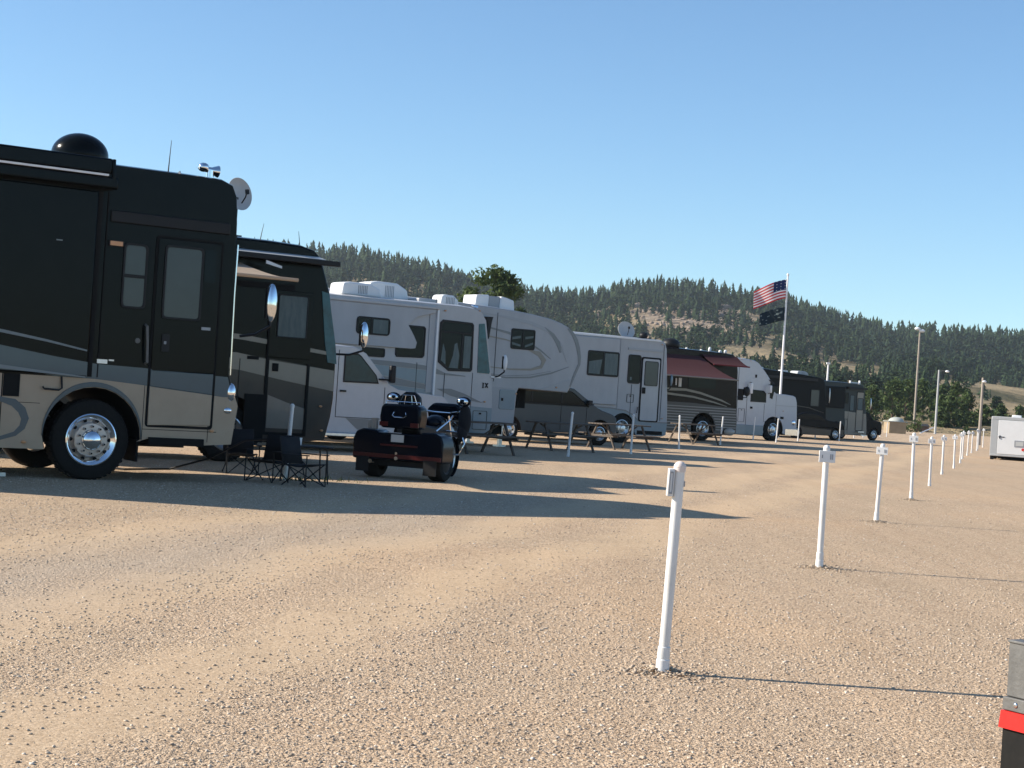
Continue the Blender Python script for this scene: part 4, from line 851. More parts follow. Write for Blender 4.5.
def make_flag(name,w,h,nx,nz,amp,droop,seed,colfn,loc,label):
    vs,fs=flag_sheet(w,h,nx,nz,amp,droop,seed); me=bpy.data.meshes.new(name); me.from_pydata(vs,[],fs); me.materials.append(FM)
    ca=me.color_attributes.new('fcol','FLOAT_COLOR','CORNER'); li=0
    for p in me.polygons:
        i=p.index//nz; k=p.index%nz; c=colfn(i,k)
        for l in p.loop_indices: ca.data[l].color=(*c,1)
    me.shade_smooth(); o=bpy.data.objects.new(name,me); COL.objects.link(o); o.location=loc; tag(o,label,'flag'); s=o.modifiers.new('s','SOLIDIFY'); s.thickness=.01; return o
def us(i,k):
    row=k//2
    if i<18 and row<7:
        return (.75,.75,.78) if (i%3==1 and k%2==0 and (i//3+k//2)%2==0 and i%2) else (.020,.035,.13)
    return (.58,.04,.055) if row%2==0 else (.88,.85,.85)
make_flag('national_flag',1.80,1.06,44,26,.16,.42,1,us,(14.95,95,8.86),'red and white striped flag with a blue star field flying from the white pole')
rr=random.Random(5); blot={(i,k) for i in range(30) for k in range(16) if noise.noise(Vector((i*.16,k*.42,3.1)))>.22}
make_flag('dark_flag',1.45,.75,30,16,.20,.30,3,lambda i,k:(.22,.28,.28) if (i,k) in blot and 2<i<29 and 1<k<15 else (.012,.03,.045),(14.95,95,7.30),'dark flag with pale markings flying below the striped flag')

def light_pole(loc,h,r,name,label,heads,mat):
    o=thing(name,label,'pole',loc); MB(mat).cyl((0,0,-.3),(0,0,h),r,12,r*.65).build('pole',o)
    for (dx,dz,s) in heads:
        a=MB('galv').sweep([(0,0,h+dz-.1),(dx*.5,0,h+dz+.05),(dx,0,h+dz)],.04,6).build('arm',o); MB('lamp_white').ell((dx,-.05,h+dz-.02),(s,s*.8,s*.55),14,8).build('lamp_head',a)
    return o
# ------------------------------------------------------------------ camera
F_PX=1700.; EYE=1.5; ROLL=atan(.065); PITCH=radians(.3195)
cam=bpy.data.cameras.new('camera'); co=bpy.data.objects.new('camera',cam); COL.objects.link(co); scene.camera=co
cam.sensor_width=36; cam.lens=36*F_PX/1024; cam.clip_start=.1; cam.clip_end=12000
# looks along +Y, world up leans to the right in the picture
co.matrix_world=Matrix.Translation((0,0,EYE))@Matrix.Rotation(pi/2+PITCH,4,'X')@Matrix.Rotation(ROLL,4,'Z')
def unproj(px,py,Y):
    dx=px-512;dy=384-py; a=dx*cos(ROLL)-dy*sin(ROLL); b=dx*sin(ROLL)+dy*cos(ROLL)
    d=(a,F_PX*cos(PITCH)-b*sin(PITCH),F_PX*sin(PITCH)+b*cos(PITCH)); t=Y/d[1]; return d[0]*t,Y,EYE+d[2]*t
def az_px(X,Y): return 512+F_PX*X/Y      # azimuth expressed on the picture scale
# ------------------------------------------------------------------ terrain
ridge=[(-1400,300),(-900,252),(-300,262),(0,256),(200,256),(320,262),(350,260),(382,268),(420,277),(450,287),(480,297),(520,303),(560,304),(590,302),(620,296),(655,292),(700,297),(740,302),(780,309),(820,322),(860,333),(900,340),(960,343),(1024,349),(1150,352),(1500,345),(2100,330),(2600,350)]
RX=np.array([r[0] for r in ridge],float); RY=np.array([r[1] for r in ridge],float)
RE=(426-.065*(1012-RX))-RY            # ridge height over the horizon, in picture units
Y0,YR=215.,1180.
def fbm(x,y,s,o=4):
    v=0;a=1
    for k in range(o):
        v+=a*noise.noise(Vector((x/s,y/s,k*7.3))); s*=.5;a*=.5
    return v
def terrain(X,Y):
    if Y<Y0: return 0.
    R=Y; u=az_px(X,Y)
    e=float(np.interp(u,RX,RE))
    t=(R-Y0)/(YR-Y0)
    if t<=1: s=.02*min(1,t*12)+.98*(t**1.12)
    else: s=max(.2,1-(t-1)*1.6)
    h=e*s*R/F_PX
    h+=min(1,max(0,(t-.12)/.25))*(1 if t<.93 else max(0,1-(t-.93)/.07*.8))*fbm(X,Y,190.,4)*9
    h+=EYE*0
    # gentle bank just beyond the gravel
    h+=.9*min(1,max(0,(Y-Y0)/12.))
    return h
hv=[];hf=[]; nx=230; Ys=[205,212,216,220,225,232,242,255,270,290,315,345]+[375+i*18 for i in range(46)]+[1215,1260,1330,1450,1600]
us_=np.linspace(-1200,2500,nx)
for Y in Ys:
    for u in us_:
        X=(u-512)*Y/F_PX; hv.append((X,Y,terrain(X,Y) if Y>206 else -1.))
for i in range(len(Ys)-1):
    for j in range(nx-1): a=i*nx+j; hf.append((a,a+1,a+nx+1,a+nx))
# keep the far side at ground level
me=bpy.data.meshes.new('hill'); me.from_pydata(hv,[],hf); me.shade_smooth()
hill=bpy.data.objects.new('hill',me); COL.objects.link(hill); tag(hill,'long forested hillside with dry grass clearings and a rocky outcrop',None,None,'structure')
del hill['label']
hm=bpy.data.materials.new('hill_ground'); hm.use_nodes=True; nt=hm.node_tree;N=nt.nodes;L=nt.links;b=N['Principled BSDF']; b.inputs['Roughness'].default_value=.95; b.inputs['Specular IOR Level'].default_value=.1
g=N.new('ShaderNodeNewGeometry')
def tex(sc,det=5,rough=.6,kind='ShaderNodeTexNoise',nt=None):
    n=N.new(kind); n.inputs['Scale'].default_value=sc
    if kind=='ShaderNodeTexNoise': n.inputs['Detail'].default_value=det; n.inputs['Roughness'].default_value=rough
    return n
def ramp(fac,stops):
    r=N.new('ShaderNodeValToRGB'); cr=r.color_ramp
    while len(cr.elements)<len(stops): cr.elements.new(.5)
    for e,(p,c) in zip(cr.elements,stops): e.position=p; e.color=(*c,1) if len(c)==3 else c
    L.new(fac,r.inputs[0]); return r
def mixc(fac,a,b_,mode='MIX'):
    m=N.new('ShaderNodeMix'); m.data_type='RGBA'; m.blend_type=mode
    if isinstance(fac,float): m.inputs[0].default_value=fac
    else: L.new(fac,m.inputs[0])
    L.new(a,m.inputs[6]); L.new(b_,m.inputs[7]); return m.outputs[2]
n1=tex(.02,6); L.new(g.outputs['Position'],n1.inputs['Vector']); n2=tex(.12,6,.7); L.new(g.outputs['Position'],n2.inputs['Vector'])
r1=ramp(n1.outputs['Fac'],[(.36,(.10,.09,.045)),(.48,(.27,.21,.12)),(.62,(.38,.29,.17))])
r2=ramp(n2.outputs['Fac'],[(.35,(.13,.11,.08)),(.5,(.33,.25,.175)),(.68,(.52,.41,.31))])
at=N.new('ShaderNodeAttribute'); at.attribute_name='rock'
L.new(mixc(at.outputs['Fac'],r1.outputs[0],r2.outputs[0]),b.inputs['Base Color'])
bp=N.new('ShaderNodeBump'); bp.inputs['Strength'].default_value=1; bp.inputs['Distance'].default_value=4; L.new(n2.outputs['Fac'],bp.inputs['Height']); L.new(bp.outputs[0],b.inputs['Normal'])
me.materials.append(hm)
def rockmask(X,Y,Z):
    u=az_px(X,Y); t=(Y-Y0)/(YR-Y0)
    return max(0,1-((u-690)/75)**2-((t-.80)/.16)**2)
ra=me.attributes.new('rock','FLOAT','POINT'); ra.data.foreach_set('value',[min(1,2*rockmask(*p)) for p in hv])

# ------------------------------------------------------------------ forest
def conifer_arrays(tiers,sides,seed,slim=.24,ragged=.35):
    rs=np.random.default_rng(seed); V=[];Fc=[];T=[]
    for k in range(tiers):
        z0=.10+.84*k/tiers; z1=z0+1.45*.84/tiers+.02
        rad=slim*(1-((k+.2)/tiers)**1.25)*(1.0 if k>0 else .75)*rs.uniform(.8,1.15)+.02
        o=len(V); c=rs.normal(0,.018,2); V.append((c[0],c[1],min(1.,z1))); T.append(.75+.1*k/tiers)
        ph=rs.uniform(0,6)
        for j in range(sides*2):
            a=ph+pi*j/sides; r=rad*(1+rs.uniform(-ragged,ragged)) if j%2==0 else rad*rs.uniform(.35,.6)
            V.append((c[0]+r*cos(a),c[1]+r*sin(a),z0+rs.uniform(-.03,.03)+(0.04 if j%2 else 0))); T.append(rs.uniform(.2,.9))
        for j in range(sides*2): Fc.append((o,o+1+j,o+1+(j+1)%(sides*2)))
    o=len(V); 
    for z,r in ((0,.02),(.3,.014)):
        for j in range(3): a=2*pi*j/3; V.append((r*cos(a),r*sin(a),z)); T.append(.05)
    for j in range(3): Fc.append((o+j,o+(j+1)%3,o+3+(j+1)%3)); Fc.append((o+j,o+3+(j+1)%3,o+3+j))
    return np.array(V),np.array(Fc),np.array(T)
def pine_arrays(seed,n=150):
    """rounder ponderosa crown made of leaf tufts"""
    rs=np.random.default_rng(seed); V=[];Fc=[];T=[]
    for k in range(n):
        z=rs.uniform(.18,.98); rr=.23*sin(pi*min(1,(1.02-z)*1.15)**.75)*rs.uniform(.3,1.05)+.012; a=rs.uniform(0,2*pi)
        c=np.array([rr*cos(a),rr*sin(a),z]); s=rs.uniform(.05,.09)
        d=rs.normal(size=(4,3))*s; d[:,2]*=.6; o=len(V)
        for q in d: V.append(tuple(c+q)); T.append(.35+.5*rs.random())
        Fc+=[(o,o+1,o+2),(o,o+2,o+3),(o+1,o+2,o+3)]
    o=len(V)
    for z,r in ((0,.022),(.5,.014)):
        for j in range(3): a=2*pi*j/3; V.append((r*cos(a),r*sin(a),z)); T.append(.05)
    for j in range(3): Fc.append((o+j,o+(j+1)%3,o+3+(j+1)%3)); Fc.append((o+j,o+3+(j+1)%3,o+3+j))
    return np.array(V),np.array(Fc),np.array(T)
LIB=[conifer_arrays(7,6,1),conifer_arrays(6,6,2,.27),conifer_arrays(8,5,3,.21,.45),pine_arrays(4,70),pine_arrays(5,80)]
LIBN=[conifer_arrays(12,8,11,.24,.45),conifer_arrays(11,8,12,.27,.5),pine_arrays(13,260),pine_arrays(14,300)]
def tri_mesh(name,V,Fc,T,mat):
    me=bpy.data.meshes.new(name); nv=len(V); nf=len(Fc)
    me.vertices.add(nv); me.vertices.foreach_set('co',V.astype(np.float32).ravel())
    me.loops.add(nf*3); me.loops.foreach_set('vertex_index',Fc.astype(np.int32).ravel())
    me.polygons.add(nf); me.polygons.foreach_set('loop_start',np.arange(0,nf*3,3,dtype=np.int32))
    me.update(calc_edges=True); 
    if T is not None:
        a=me.attributes.new('tint','FLOAT','POINT'); a.data.foreach_set('value',T.astype(np.float32))
    me.materials.append(mat); return me
# clearings given as hillside areas: (azimuth, slope position) ellipses
CLEAR=[(690,.79,66,.13,.74),(655,.66,52,.10,.75),(735,.70,50,.06,.6),(762,.50,52,.13,.97),(850,.52,54,.13,.97),(805,.46,70,.05,.8),(1000,.34,64,.24,.90),(1060,.34,70,.24,.90),(950,.53,50,.05,.93),(560,.75,60,.08,.45),(380,.80,44,.10,.5),(350,.90,22,.05,.5),(640,.52,60,.06,.7),(590,.88,34,.06,.7)]
pts=[]
rs=np.random.default_rng(21)
tries=0
while len(pts)<11500 and tries<110000:
    tries+=1
    u=rs.uniform(150,1230); t=rs.random()**.75*1.03+.10
    if t>1.03: continue
    Y=Y0+t*(YR-Y0); X=(u-512)*Y/F_PX
    p=1.
    for cu,ct_,wu,wt_,st in CLEAR:
        q=((u-cu)/wu)**2+((t-ct_)/wt_)**2
        if q<1.4: p*=1-st*min(1,(1.4-q)*2)
    dens=.78+fbm(X,Y,70.,3)*.9
    if t<.30: dens*=.35
    if t>.93: dens=max(dens,.75)
    if rs.random()>p*dens: continue
    pts.append((X,Y,u,t))
pts=np.array(pts); order=np.argsort(pts[:,1]); pts=pts[order]
NEAR=240
fm=M['forest']
VV=[];FF=[];TT=[];off=0
near_me=[tri_mesh('pine_tree',v,f,t_,fm) for v,f,t_ in LIBN]
HT=lambda Y:(5.4+4.2*min(1,max(0,(Y-450)/600)))
for k,(X,Y,u,t) in enumerate(pts):
    z=terrain(X,Y)-.25; h=HT(Y)*rs.uniform(.55,1.3)*(1.32 if t>.94 else 1); wd=h*rs.uniform(.75,1.15); a=rs.uniform(0,2*pi)
    if k<NEAR:
        c=rs.integers(0,4); o=bpy.data.objects.new('pine_tree',near_me[c]); COL.objects.link(o); o.location=(X,Y,z); o.scale=(wd,wd,h); o.rotation_euler=(0,0,a)
        tag(o,'slender dark pine standing on the lower hillside','pine tree','pines scattered on the lower hillside')
        continue
    V,Fc,T=LIB[rs.integers(0,3) if t>.94 else rs.integers(0,5)]; ca,sa=cos(a),sin(a)
    P=np.empty_like(V); P[:,0]=(V[:,0]*ca-V[:,1]*sa)*wd+X; P[:,1]=(V[:,0]*sa+V[:,1]*ca)*wd+Y; P[:,2]=V[:,2]*h+z
    VV.append(P);FF.append(Fc+off);TT.append(np.clip(T+rs.uniform(-.25,.2),0,1)); off+=len(V)
fo=bpy.data.objects.new('forest',tri_mesh('forest',np.concatenate(VV),np.concatenate(FF),np.concatenate(TT),fm)); COL.objects.link(fo)
tag(fo,'dense dark pine forest covering the far hillside','forest',None,'stuff')
# boulders on the outcrop
def rock_lib(seed,sub=2):
    bm=bmesh.new(); bmesh.ops.create_icosphere(bm,subdivisions=sub,radius=1.); r_=random.Random(seed)
    for v in bm.verts:
        k=1+.35*noise.noise(v.co*1.3+Vector((seed,0,0))); v.co=v.co*k; v.co.z*=.75
    V=np.array([tuple(v.co) for v in bm.verts]); Fc=np.array([[v.index for v in f.verts] for f in bm.faces]); bm.free(); return V,Fc
mk('outcrop_rock',(.36,.27,.20),.95,var=.6,vscale=.3,col2=(.15,.12,.095),bump=1.,bscale=1.5)
RL=[rock_lib(s,1) for s in range(4)]
VV=[];FF=[];off=0
for k in range(400):
    if k<130:      # cliff band under the ridge
        u=rs.choice([rs.uniform(645,722),rs.uniform(590,640)],p=[.8,.2]); t=.895-.004*rs.random()-((u-680)/75)**2*.05+rs.normal(0,.008); s=(rs.uniform(2.5,7),rs.uniform(2,3),rs.uniform(1.5,3.8))
    else: u=rs.normal(680,45); t=rs.normal(.76,.08); q=rs.uniform(.5,1.7); s=(q,q,q*.8)
    Y=Y0+t*(YR-Y0); X=(u-512)*Y/F_PX; V,Fc=RL[k%4]; a=rs.uniform(0,6.28)
    P=np.empty_like(V); P[:,0]=(V[:,0]*cos(a)*s[0]-V[:,1]*sin(a)*s[1])+X; P[:,1]=(V[:,0]*sin(a)*s[0]+V[:,1]*cos(a)*s[1])+Y; P[:,2]=V[:,2]*s[2]+terrain(X,Y)+s[2]*.2
    VV.append(P);FF.append(Fc+off);off+=len(V)
ob=bpy.data.objects.new('boulders',tri_mesh('boulders',np.concatenate(VV),np.concatenate(FF),None,M['outcrop_rock'])); COL.objects.link(ob); tag(ob,'tan boulders and ledges of the rocky outcrop below the ridge','rocks',None,'stuff')

# ------------------------------------------------------------------ nearer leafy / pine trees
def tree(name,label,cat,loc,h,w,n=1500,leaf=.22,seed=0,shape='round',group=None,low=.12):
    r=thing(name,label,cat,loc,0,group); rs=np.random.default_rng(seed)
    t=MB('bark'); t.cyl((0,0,-.3),(rs.normal(0,.1),0,h*.55),w*.035+.05,8,.05)
    nb=10; ends=[]
    for k in range(nb):
        a=rs.uniform(0,2*pi); z=h*rs.uniform(.25,.8); l=w*.36*(1-.45*z/h); e=(l*cos(a),l*sin(a),z+l*.35); ends.append(e); t.sweep([(0,0,z-.1*h),(e[0]*.5,e[1]*.5,z),e],[.06,.04,.02],5)
    t.build('trunk',r)
    # clumps
    nc=46 if shape=='round' else 60; C=[]
    for k in range(nc):
        z=rs.uniform(low,.97); 
        if shape=='round': rad=w*.5*sin(pi*min(1,max(.02,(z-low+.07)/(1.05-low)))**.8)**.6
        else: rad=w*.5*(1.03-z)**.8
        a=rs.uniform(0,2*pi); q=rad*sqrt(rs.random())*rs.uniform(.75,1.08); C.append((q*cos(a),q*sin(a),z*h,w*rs.uniform(.08,.17),rs.uniform(-.2,.25)))
    V=[];T=[];
    for k in range(n):
        c=C[rs.integers(0,nc)]; d=rs.normal(size=3); d/=np.linalg.norm(d); q=c[3]*rs.random()**.4
        p=np.array([c[0],c[1],c[2]])+d*q*np.array([1,1,.75]); a_=rs.normal(size=3); a_/=np.linalg.norm(a_); b_=np.cross(a_,rs.normal(size=3)); b_/=np.linalg.norm(b_); s=leaf*rs.uniform(.6,1.3)
        V+=[p-a_*s,p+b_*s*.45,p+a_*s,p-b_*s*.45]; T+=[np.clip(.5+c[4]+rs.uniform(-.25,.25),0,1)]*4
    V=np.array(V); k=np.arange(n)*4; Fc=np.concatenate([np.stack([k,k+1,k+2],1),np.stack([k,k+2,k+3],1)])
    me=tri_mesh('crown',V,Fc,np.array(T),M['leaf'] if shape!='pine' else M['forest']); o=bpy.data.objects.new('crown',me); COL.objects.link(o); o.parent=r
    return r
X,Y,Z=unproj(489,400,130); tree('pine_tree','broad dark pine rising behind the roof unit of the fifth wheel trailer','pine tree',(X,Y,0),11.2,6.6,5000,.20,3,'round',low=.30)
X,Y,Z=unproj(516,400,138); tree('pine_tree','smaller dark pine just right of the broad pine above the trailer roof','pine tree',(X,Y,0),8.6,3.2,1500,.20,4,'pine',low=.2)
TREES=[(872,232,5.2,4.2,'leafy tree directly behind the dark suv at the row end'),(893,240,6.6,5,'leafy tree left of the tall lamp pole'),(906,252,6.8,5,'dark leafy tree just behind the tall lamp pole'),
 (923,262,7.0,5.2,'tall dark leafy tree between the two lamp poles'),(940,268,6.6,4.4,'dark leafy tree right behind the shorter lamp pole'),(955,226,6.4,5.4,'broad bright green tree left of the wooden pole'),(968,232,5.4,4.4,'round green tree touching the wooden pole on its left'),
 (946,224,4.0,3.6,'low green bushy tree below the broad bright green tree'),(984,250,5.0,4.4,'green tree just right of the wooden pole'),(1002,262,5.6,4.2,'pointed green tree above the white cargo trailer'),(1020,258,5.2,4.4,'green tree above the roof vent of the white cargo trailer'),
 (1045,262,5.4,4.6,'green tree at the right edge beyond the trailer'),(1075,255,5,4.4,'green tree outside the right edge'),(858,250,5.2,4,'yellowish tree between the grey motorhome and the hill'),(842,262,5.6,4,'green tree above the black motorhome roof'),(778,240,5.4,4,'green tree over the semi truck hood'),(742,236,5.2,4.2,'green tree over the roof of the brown motorhome'),(690,232,5.8,4.6,'bushy tree behind the roof dome of the brown motorhome')]
for k,(u,Y,h,w,lb) in enumerate(TREES):
    if u>1060: continue
    X,_,_=unproj(u,405,Y); tree('leafy_tree',lb,'tree',(X,Y,terrain(X,Y)-.1),h*(.62 if u>975 else .90),w*(.8 if u>975 else 1),1700,.26,40+k,'round' if k%3 else 'cone',low=.03)
for k,(u,Y,h,w,lb) in enumerate([(916,205,1.5,2.2,'low green shrub at the foot of the tall lamp pole'),(901,203,.9,2.0,'small dark shrub in front of the tan bank'),(966,212,1.0,1.2,'small dark shrub beyond the marker posts')]):
    X,_,_=unproj(u,428,Y); tree('shrub',lb,'shrub',(X,Y,terrain(X,Y)),h,w,500,.13,90+k,'round',low=.0)

X,Y,Z=unproj(911,424,222); 
def lp(px,py_top,px_b,Y,name,label,heads,mat,r):
    X,_,_=unproj(px_b,426,Y); zb=terrain(X,Y); _,_,zt=unproj(px,py_top,Y); return light_pole((X,Y,zb),zt-zb,r,name,label,heads,mat)
lp(921,330,914,228,'light_pole','tallest lamp pole with two white lamp heads, right of the flagpole',[(-.35,.15,.42),(.25,-.1,.42)],'pole_wood',.17)
lp(940,370,935.5,196,'light_pole','shorter pale lamp pole with one small arm, between the tall pole and wooden pole',[(.95,-.1,.25)],'dish_grey',.14)
lp(987,378,980,120,'utility_pole','wooden pole standing behind the marker posts, left of the white cargo trailer',[(.10,-.25,.16)],'pole_wood',.12)
X,Y,_=unproj(826,400,118); o=thing('light_pole','thin white pole sticking up behind the black motorhome roof','pole',(X,Y,0)); MB('lamp_white').cyl((0,0,0),(0,0,5.0),.09,10,.06).build('pole',o); MB('lamp_white').box(-.12,-.12,4.95,.12,.12,5.08).build('lamp_head',o)
X,Y,_=unproj(933,430,192); X2,_,_=unproj(920,434,188)
g=MB('lamp_white').sweep([(X,Y,.75),(X2,188,.05)],.06,8).build('rail'); tag(g,'white slanting rail from the shorter lamp pole down to the gravel','rail')
# tan bank and low shed
mk('tan_wall',(.36,.28,.18),.9,var=.25,vscale=2); mk('shed_brown',(.20,.12,.09),.9,var=.3,vscale=2); mk('pale_roof',(.42,.44,.40),.7,var=.2)
X,Y,_=unproj(889,430,170); X2,_,_=unproj(906,430,170)
o=thing('low_shed','low tan block shed with pale mounded top beyond the dark suv','shed',(X,Y,0)); MB('tan_wall').box(0,0,-.1,X2-X,2.5,1.15).build('wall',o,bevel=.03); MB('pale_roof').box(-.1,-.1,1.15,X2-X+.1,2.6,1.22).ell(((X2-X)*.55,1.2,1.2),(.8,.9,.45),14,8).build('roof',o)
X,Y,_=unproj(915,428,214); X2,_,_=unproj(929,428,214); 
o=thing('low_shed','low brown shed behind the small shrub between the lamp poles','shed',(X,Y,terrain(X,Y))); MB('shed_brown').box(0,0,-.3,X2-X,2.5,.75).build('wall',o,bevel=.03); MB('chassis').prismx([(-.2,.75),(1.25,1.05),(2.7,.75)],-.1,X2-X+.1).build('roof',o)

# ------------------------------------------------------------------ ground
gv=[];gf=[]
xs=[-2500,-800,-300,-120]+[-60+i*4 for i in range(31)]+[120,300,800,2500]; ysg=[-600,-60,-20]+[i*4 for i in range(0,60)]+[300,600,1700,2600]
for y in ysg:
    for x in xs: gv.append((x,y,0.0))
for i in range(len(ysg)-1):
    for j in range(len(xs)-1): a=i*len(xs)+j; gf.append((a,a+1,a+len(xs)+1,a+len(xs)))
me=bpy.data.meshes.new('ground'); me.from_pydata(gv,[],gf); gr=bpy.data.objects.new('ground',me); COL.objects.link(gr); gr['kind']='structure'
gm=bpy.data.materials.new('gravel'); gm.use_nodes=True; nt=gm.node_tree;N=nt.nodes;L=nt.links;b=N['Principled BSDF']; b.inputs['Roughness'].default_value=.95; b.inputs['Specular IOR Level'].default_value=.15
g=N.new('ShaderNodeNewGeometry'); P=g.outputs['Position']
def math_(op,a,b_=None,c=None):
    m=N.new('ShaderNodeMath'); m.operation=op
    for i,v in enumerate((a,b_,c)):
        if v is None: continue
        if isinstance(v,(int,float)): m.inputs[i].default_value=v
        else: L.new(v,m.inputs[i])
    return m.outputs[0]
sp=N.new('ShaderNodeSeparateXYZ'); L.new(P,sp.inputs[0])
cross=math_('SUBTRACT',math_('MULTIPLY',sp.outputs[0],.959),math_('MULTIPLY',sp.outputs[1],.284))
nb=tex(.12,3); L.new(P,nb.inputs['Vector']); nm=tex(.9,4); L.new(P,nm.inputs['Vector'])
cw=math_('ADD',cross,math_('ADD',math_('MULTIPLY',math_('SUBTRACT',nb.outputs['Fac'],.5),2.4),math_('MULTIPLY',math_('SUBTRACT',nm.outputs['Fac'],.5),1.1)))
def band(c0,w): return math_('MAXIMUM',math_('SUBTRACT',1.,math_('ABSOLUTE',math_('DIVIDE',math_('SUBTRACT',cw,c0),w))),0.)
smooth=math_('MINIMUM',math_('ADD',math_('ADD',math_('MULTIPLY',band(-3.95,.62),1.6),math_('MULTIPLY',band(-5.55,.62),1.6)),math_('MULTIPLY',band(-7.8,.7),1.2)),1.)
# stones at two scales
v1=N.new('ShaderNodeTexVoronoi'); v1.inputs['Scale'].default_value=48; L.new(P,v1.inputs['Vector'])
v2=N.new('ShaderNodeTexVoronoi'); v2.inputs['Scale'].default_value=120; L.new(P,v2.inputs['Vector'])
v3=N.new('ShaderNodeTexVoronoi'); v3.inputs['Scale'].default_value=14; L.new(P,v3.inputs['Vector'])
s1=N.new('ShaderNodeSeparateColor'); L.new(v1.outputs['Color'],s1.inputs[0]); s2=N.new('ShaderNodeSeparateColor'); L.new(v2.outputs['Color'],s2.inputs[0]); s3=N.new('ShaderNodeSeparateColor'); L.new(v3.outputs['Color'],s3.inputs[0])
stone=ramp(s1.outputs[0],[(0,(.20,.14,.095)),(.35,(.36,.265,.185)),(.7,(.48,.365,.26)),(.93,(.60,.49,.38)),(1,(.17,.15,.14))])
fine=ramp(s2.outputs[0],[(0,(.20,.15,.11)),(.25,(.36,.27,.19)),(.6,(.46,.35,.255)),(1,(.66,.54,.43))])
dust=ramp(nm.outputs['Fac'],[(.3,(.46,.35,.235)),(.7,(.50,.385,.265))])
base=mixc(.55,stone.outputs[0],fine.outputs[0])
big=ramp(nb.outputs['Fac'],[(.36,(.95,.965,.97)),(.5,(1.0,1.0,1.0)),(.64,(1.07,1.03,.98))])
base=mixc(1.,base,big.outputs[0],'MULTIPLY')
base=mixc(math_('MULTIPLY',smooth,.42),base,dust.outputs[0])
# greyer stone patch left of the road
gp=math_('MULTIPLY',band(-6.6,1.4),math_('MINIMUM',math_('MAXIMUM',math_('MULTIPLY',math_('SUBTRACT',1.5,sp.outputs[0]),.4),0.),1.))
greyc=ramp(s1.outputs[1],[(0,(.24,.21,.185)),(1,(.50,.44,.38))])
base=mixc(math_('MULTIPLY',gp,.5),base,greyc.outputs[0])
# scattered dark clods / dry tufts
nd=tex(2.2,6,.75); L.new(P,nd.inputs['Vector'])
dk=ramp(nd.outputs['Fac'],[(.62,(0,0,0)),(.70,(1,1,1))])
darkc=N.new('ShaderNodeRGB'); darkc.outputs[0].default_value=(.16,.12,.075,1)
base=mixc(math_('MULTIPLY',dk.outputs[0],.35),base,darkc.outputs[0])
wm=N.new('ShaderNodeRGB'); wm.outputs[0].default_value=(1.13,1.08,.985,1); base=mixc(1.,base,wm.outputs[0],'MULTIPLY')
nl=tex(.5,5,.7); ml=N.new('ShaderNodeMapping'); ml.inputs['Rotation'].default_value=(0,0,radians(16.5)); ml.inputs['Scale'].default_value=(2.6,.16,1); L.new(P,ml.inputs['Vector']); L.new(ml.outputs[0],nl.inputs['Vector'])
lr=ramp(nl.outputs['Fac'],[(.36,(.94,.93,.92)),(.50,(1.,1.,1.)),(.66,(1.06,1.05,1.04))]); base=mixc(1.,base,lr.outputs[0],'MULTIPLY')
L.new(base,b.inputs['Base Color'])
hgt=math_('ADD',math_('MULTIPLY',math_('SUBTRACT',.6,v1.outputs['Distance']),.012),math_('MULTIPLY',math_('SUBTRACT',.6,v2.outputs['Distance']),.0065))
hgt=math_('ADD',math_('MULTIPLY',hgt,math_('SUBTRACT',1.25,smooth)),math_('MULTIPLY',nm.outputs['Fac'],.02))
bp=N.new('ShaderNodeBump'); bp.inputs['Strength'].default_value=.62; bp.inputs['Distance'].default_value=1.; L.new(hgt,bp.inputs['Height']); L.new(bp.outputs[0],b.inputs['Normal'])
me.materials.append(gm)
# loose stones lying on it
PL=[rock_lib(s+20,1) for s in range(3)]
PL=[(V*np.array([1,.8,.6]),Fc) for V,Fc in PL]
pm=bpy.data.materials.new('pebble'); pm.use_nodes=True; nt=pm.node_tree;N=nt.nodes;L=nt.links;b=N['Principled BSDF']; b.inputs['Roughness'].default_value=.9; b.inputs['Specular IOR Level'].default_value=.15
a=N.new('ShaderNodeAttribute'); a.attribute_name='tint'; r=ramp(a.outputs['Fac'],[(0,(.26,.21,.165)),(.12,(.38,.30,.225)),(.4,(.50,.40,.295)),(.7,(.57,.465,.355)),(.93,(.64,.54,.43)),(1,(.72,.66,.58))]); L.new(r.outputs[0],b.inputs['Base Color'])
VV=[];FF=[];TT=[];off=0; NP=90000
def in_smooth(x,y):
    c=x*.959-y*.284+2.2*noise.noise(Vector((x*.12,y*.12,0)))*.7
    return max(0,1-abs(c+3.95)/.8,1-abs(c+5.55)/.8)
cnt=0
while cnt<NP:
    y=5.6*(34/5.6)**(rs.random()**1.15) if rs.random()<.8 else rs.uniform(5.6,13); hw=.36*y+.5; x=rs.uniform(-hw,hw)
    if rs.random()<in_smooth(x,y)*.65: continue
    cl=.5+.9*noise.noise(Vector((x*.8,y*.8,9)))
    if rs.random()>cl+.15: continue
    s=.0032+.0095*rs.random()**4 if y<14 else .0045+.008*rs.random()**2.5
    V,Fc=PL[cnt%3]; a=rs.uniform(0,6.28); V=V*rs.uniform(.6,1.35,3)
    Pq=np.empty_like(V); Pq[:,0]=(V[:,0]*cos(a)-V[:,1]*sin(a))*s+x; Pq[:,1]=(V[:,0]*sin(a)+V[:,1]*cos(a))*s+y; Pq[:,2]=V[:,2]*s+s*.22
    VV.append(Pq);FF.append(Fc+off);TT.append(np.full(len(V),rs.random())); off+=len(V); cnt+=1
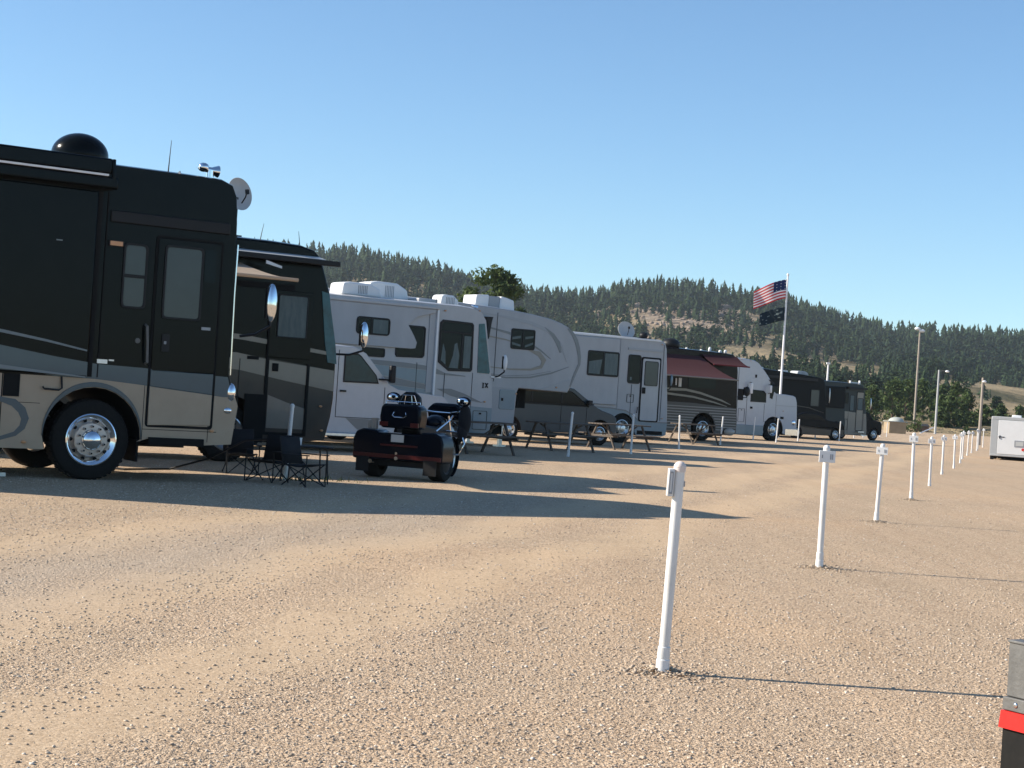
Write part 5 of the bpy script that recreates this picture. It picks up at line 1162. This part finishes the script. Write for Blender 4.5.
for (cx,cy) in [(.95,9.50),(3.1,16.56),(5.34,24.4),(7.57,31.7)]:
    for k in range(420):
        a0=rs.uniform(0,6.28); q0=.04+abs(rs.normal(0,.16)); x=cx+q0*cos(a0); y=cy+q0*sin(a0)*.9; s=.006+.012*rs.random()**2; V,Fc=PL[k%3]; a=rs.uniform(0,6.28)
        Pq=np.empty_like(V); Pq[:,0]=(V[:,0]*cos(a)-V[:,1]*sin(a))*s+x; Pq[:,1]=(V[:,0]*sin(a)+V[:,1]*cos(a))*s+y; Pq[:,2]=V[:,2]*s+s*.2+max(0,.035-q0*.16)*rs.random()
        VV.append(Pq);FF.append(Fc+off);TT.append(np.full(len(V),rs.random()*.6)); off+=len(V)
gb=bpy.data.objects.new('gravel',tri_mesh('gravel',np.concatenate(VV),np.concatenate(FF),np.concatenate(TT),pm)); COL.objects.link(gb); tag(gb,'loose tan gravel stones scattered over the lot','gravel',None,'stuff')
# weeds near the first motorhomes
V=[];T=[]
wr=np.random.default_rng(5)
for (cx,cy,n_,sd) in [(-3.05,25.3,60,.2),(-2.6,25.9,30,.25)]:
    for k in range(n_):
        x,y=cx+wr.normal(0,sd),cy+wr.normal(0,sd*.5); h=wr.uniform(.03,.11); dx,dy=wr.normal(0,.03,2); V+=[(x-.006,y,0),(x+.006,y,0),(x+dx,y+dy,h)]; T+=[wr.random()]*3
V=np.array(V); Fc=np.arange(len(V)).reshape(-1,3)
wd=bpy.data.objects.new('weeds',tri_mesh('weeds',V,Fc,np.array(T),M['leaf'])); COL.objects.link(wd); tag(wd,'small green weeds growing through the gravel','weeds',None,'stuff')

# ------------------------------------------------------------------ haze
HAZE=.00010
if HAZE>0:
    hb=MB(); M['haze']=bpy.data.materials.new('haze'); hb.use('haze'); hb.box(-2600,-650,-3.0,2600,1760,175.)
    ho=hb.build('haze'); tag(ho,None,None,None,'stuff'); m=M['haze']; m.use_nodes=True; nt=m.node_tree; N=nt.nodes
    N.remove(N['Principled BSDF']); v=N.new('ShaderNodeVolumePrincipled'); v.inputs['Density'].default_value=HAZE; v.inputs['Color'].default_value=(.80,.90,1,1); v.inputs['Anisotropy'].default_value=.2
    nt.links.new(v.outputs[0],N['Material Output'].inputs['Volume'])
# ------------------------------------------------------------------ light
SUN_EL=radians(29.6)
sd=bpy.data.lights.new('sun','SUN'); sd.energy=5.0; sd.angle=radians(.53); sd.color=(1,.91,.78); so_=bpy.data.objects.new('sun',sd); COL.objects.link(so_)
ldir=Vector((cos(SUN_EL),-.028,-sin(SUN_EL))); so_.rotation_euler=ldir.to_track_quat('-Z','Y').to_euler(); so_.location=(-40,0,30)
w=bpy.data.worlds.new('World'); scene.world=w; w.use_nodes=True; nt=w.node_tree; sky=nt.nodes.new('ShaderNodeTexSky'); sky.sky_type='NISHITA'; sky.sun_disc=False
sky.sun_elevation=SUN_EL; sky.sun_rotation=radians(270); sky.altitude=1200; sky.air_density=1.0; sky.dust_density=.3; sky.ozone_density=3.0
tm=nt.nodes.new('ShaderNodeMix'); tm.data_type='RGBA'; tm.blend_type='MULTIPLY'; tm.inputs[0].default_value=1; tm.inputs[7].default_value=(.84,.99,1.04,1); nt.links.new(sky.outputs[0],tm.inputs[6]); nt.links.new(tm.outputs[2],nt.nodes['Background'].inputs[0]); nt.nodes['Background'].inputs[1].default_value=.102
scene.view_settings.view_transform='Standard'; scene.view_settings.look='None'; scene.view_settings.exposure=0.72; scene.view_settings.gamma=1
scene.cycles.max_bounces=6; scene.cycles.volume_bounces=0; scene.cycles.volume_step_rate=1
try: scene.cycles.use_denoising=True
except Exception: pass
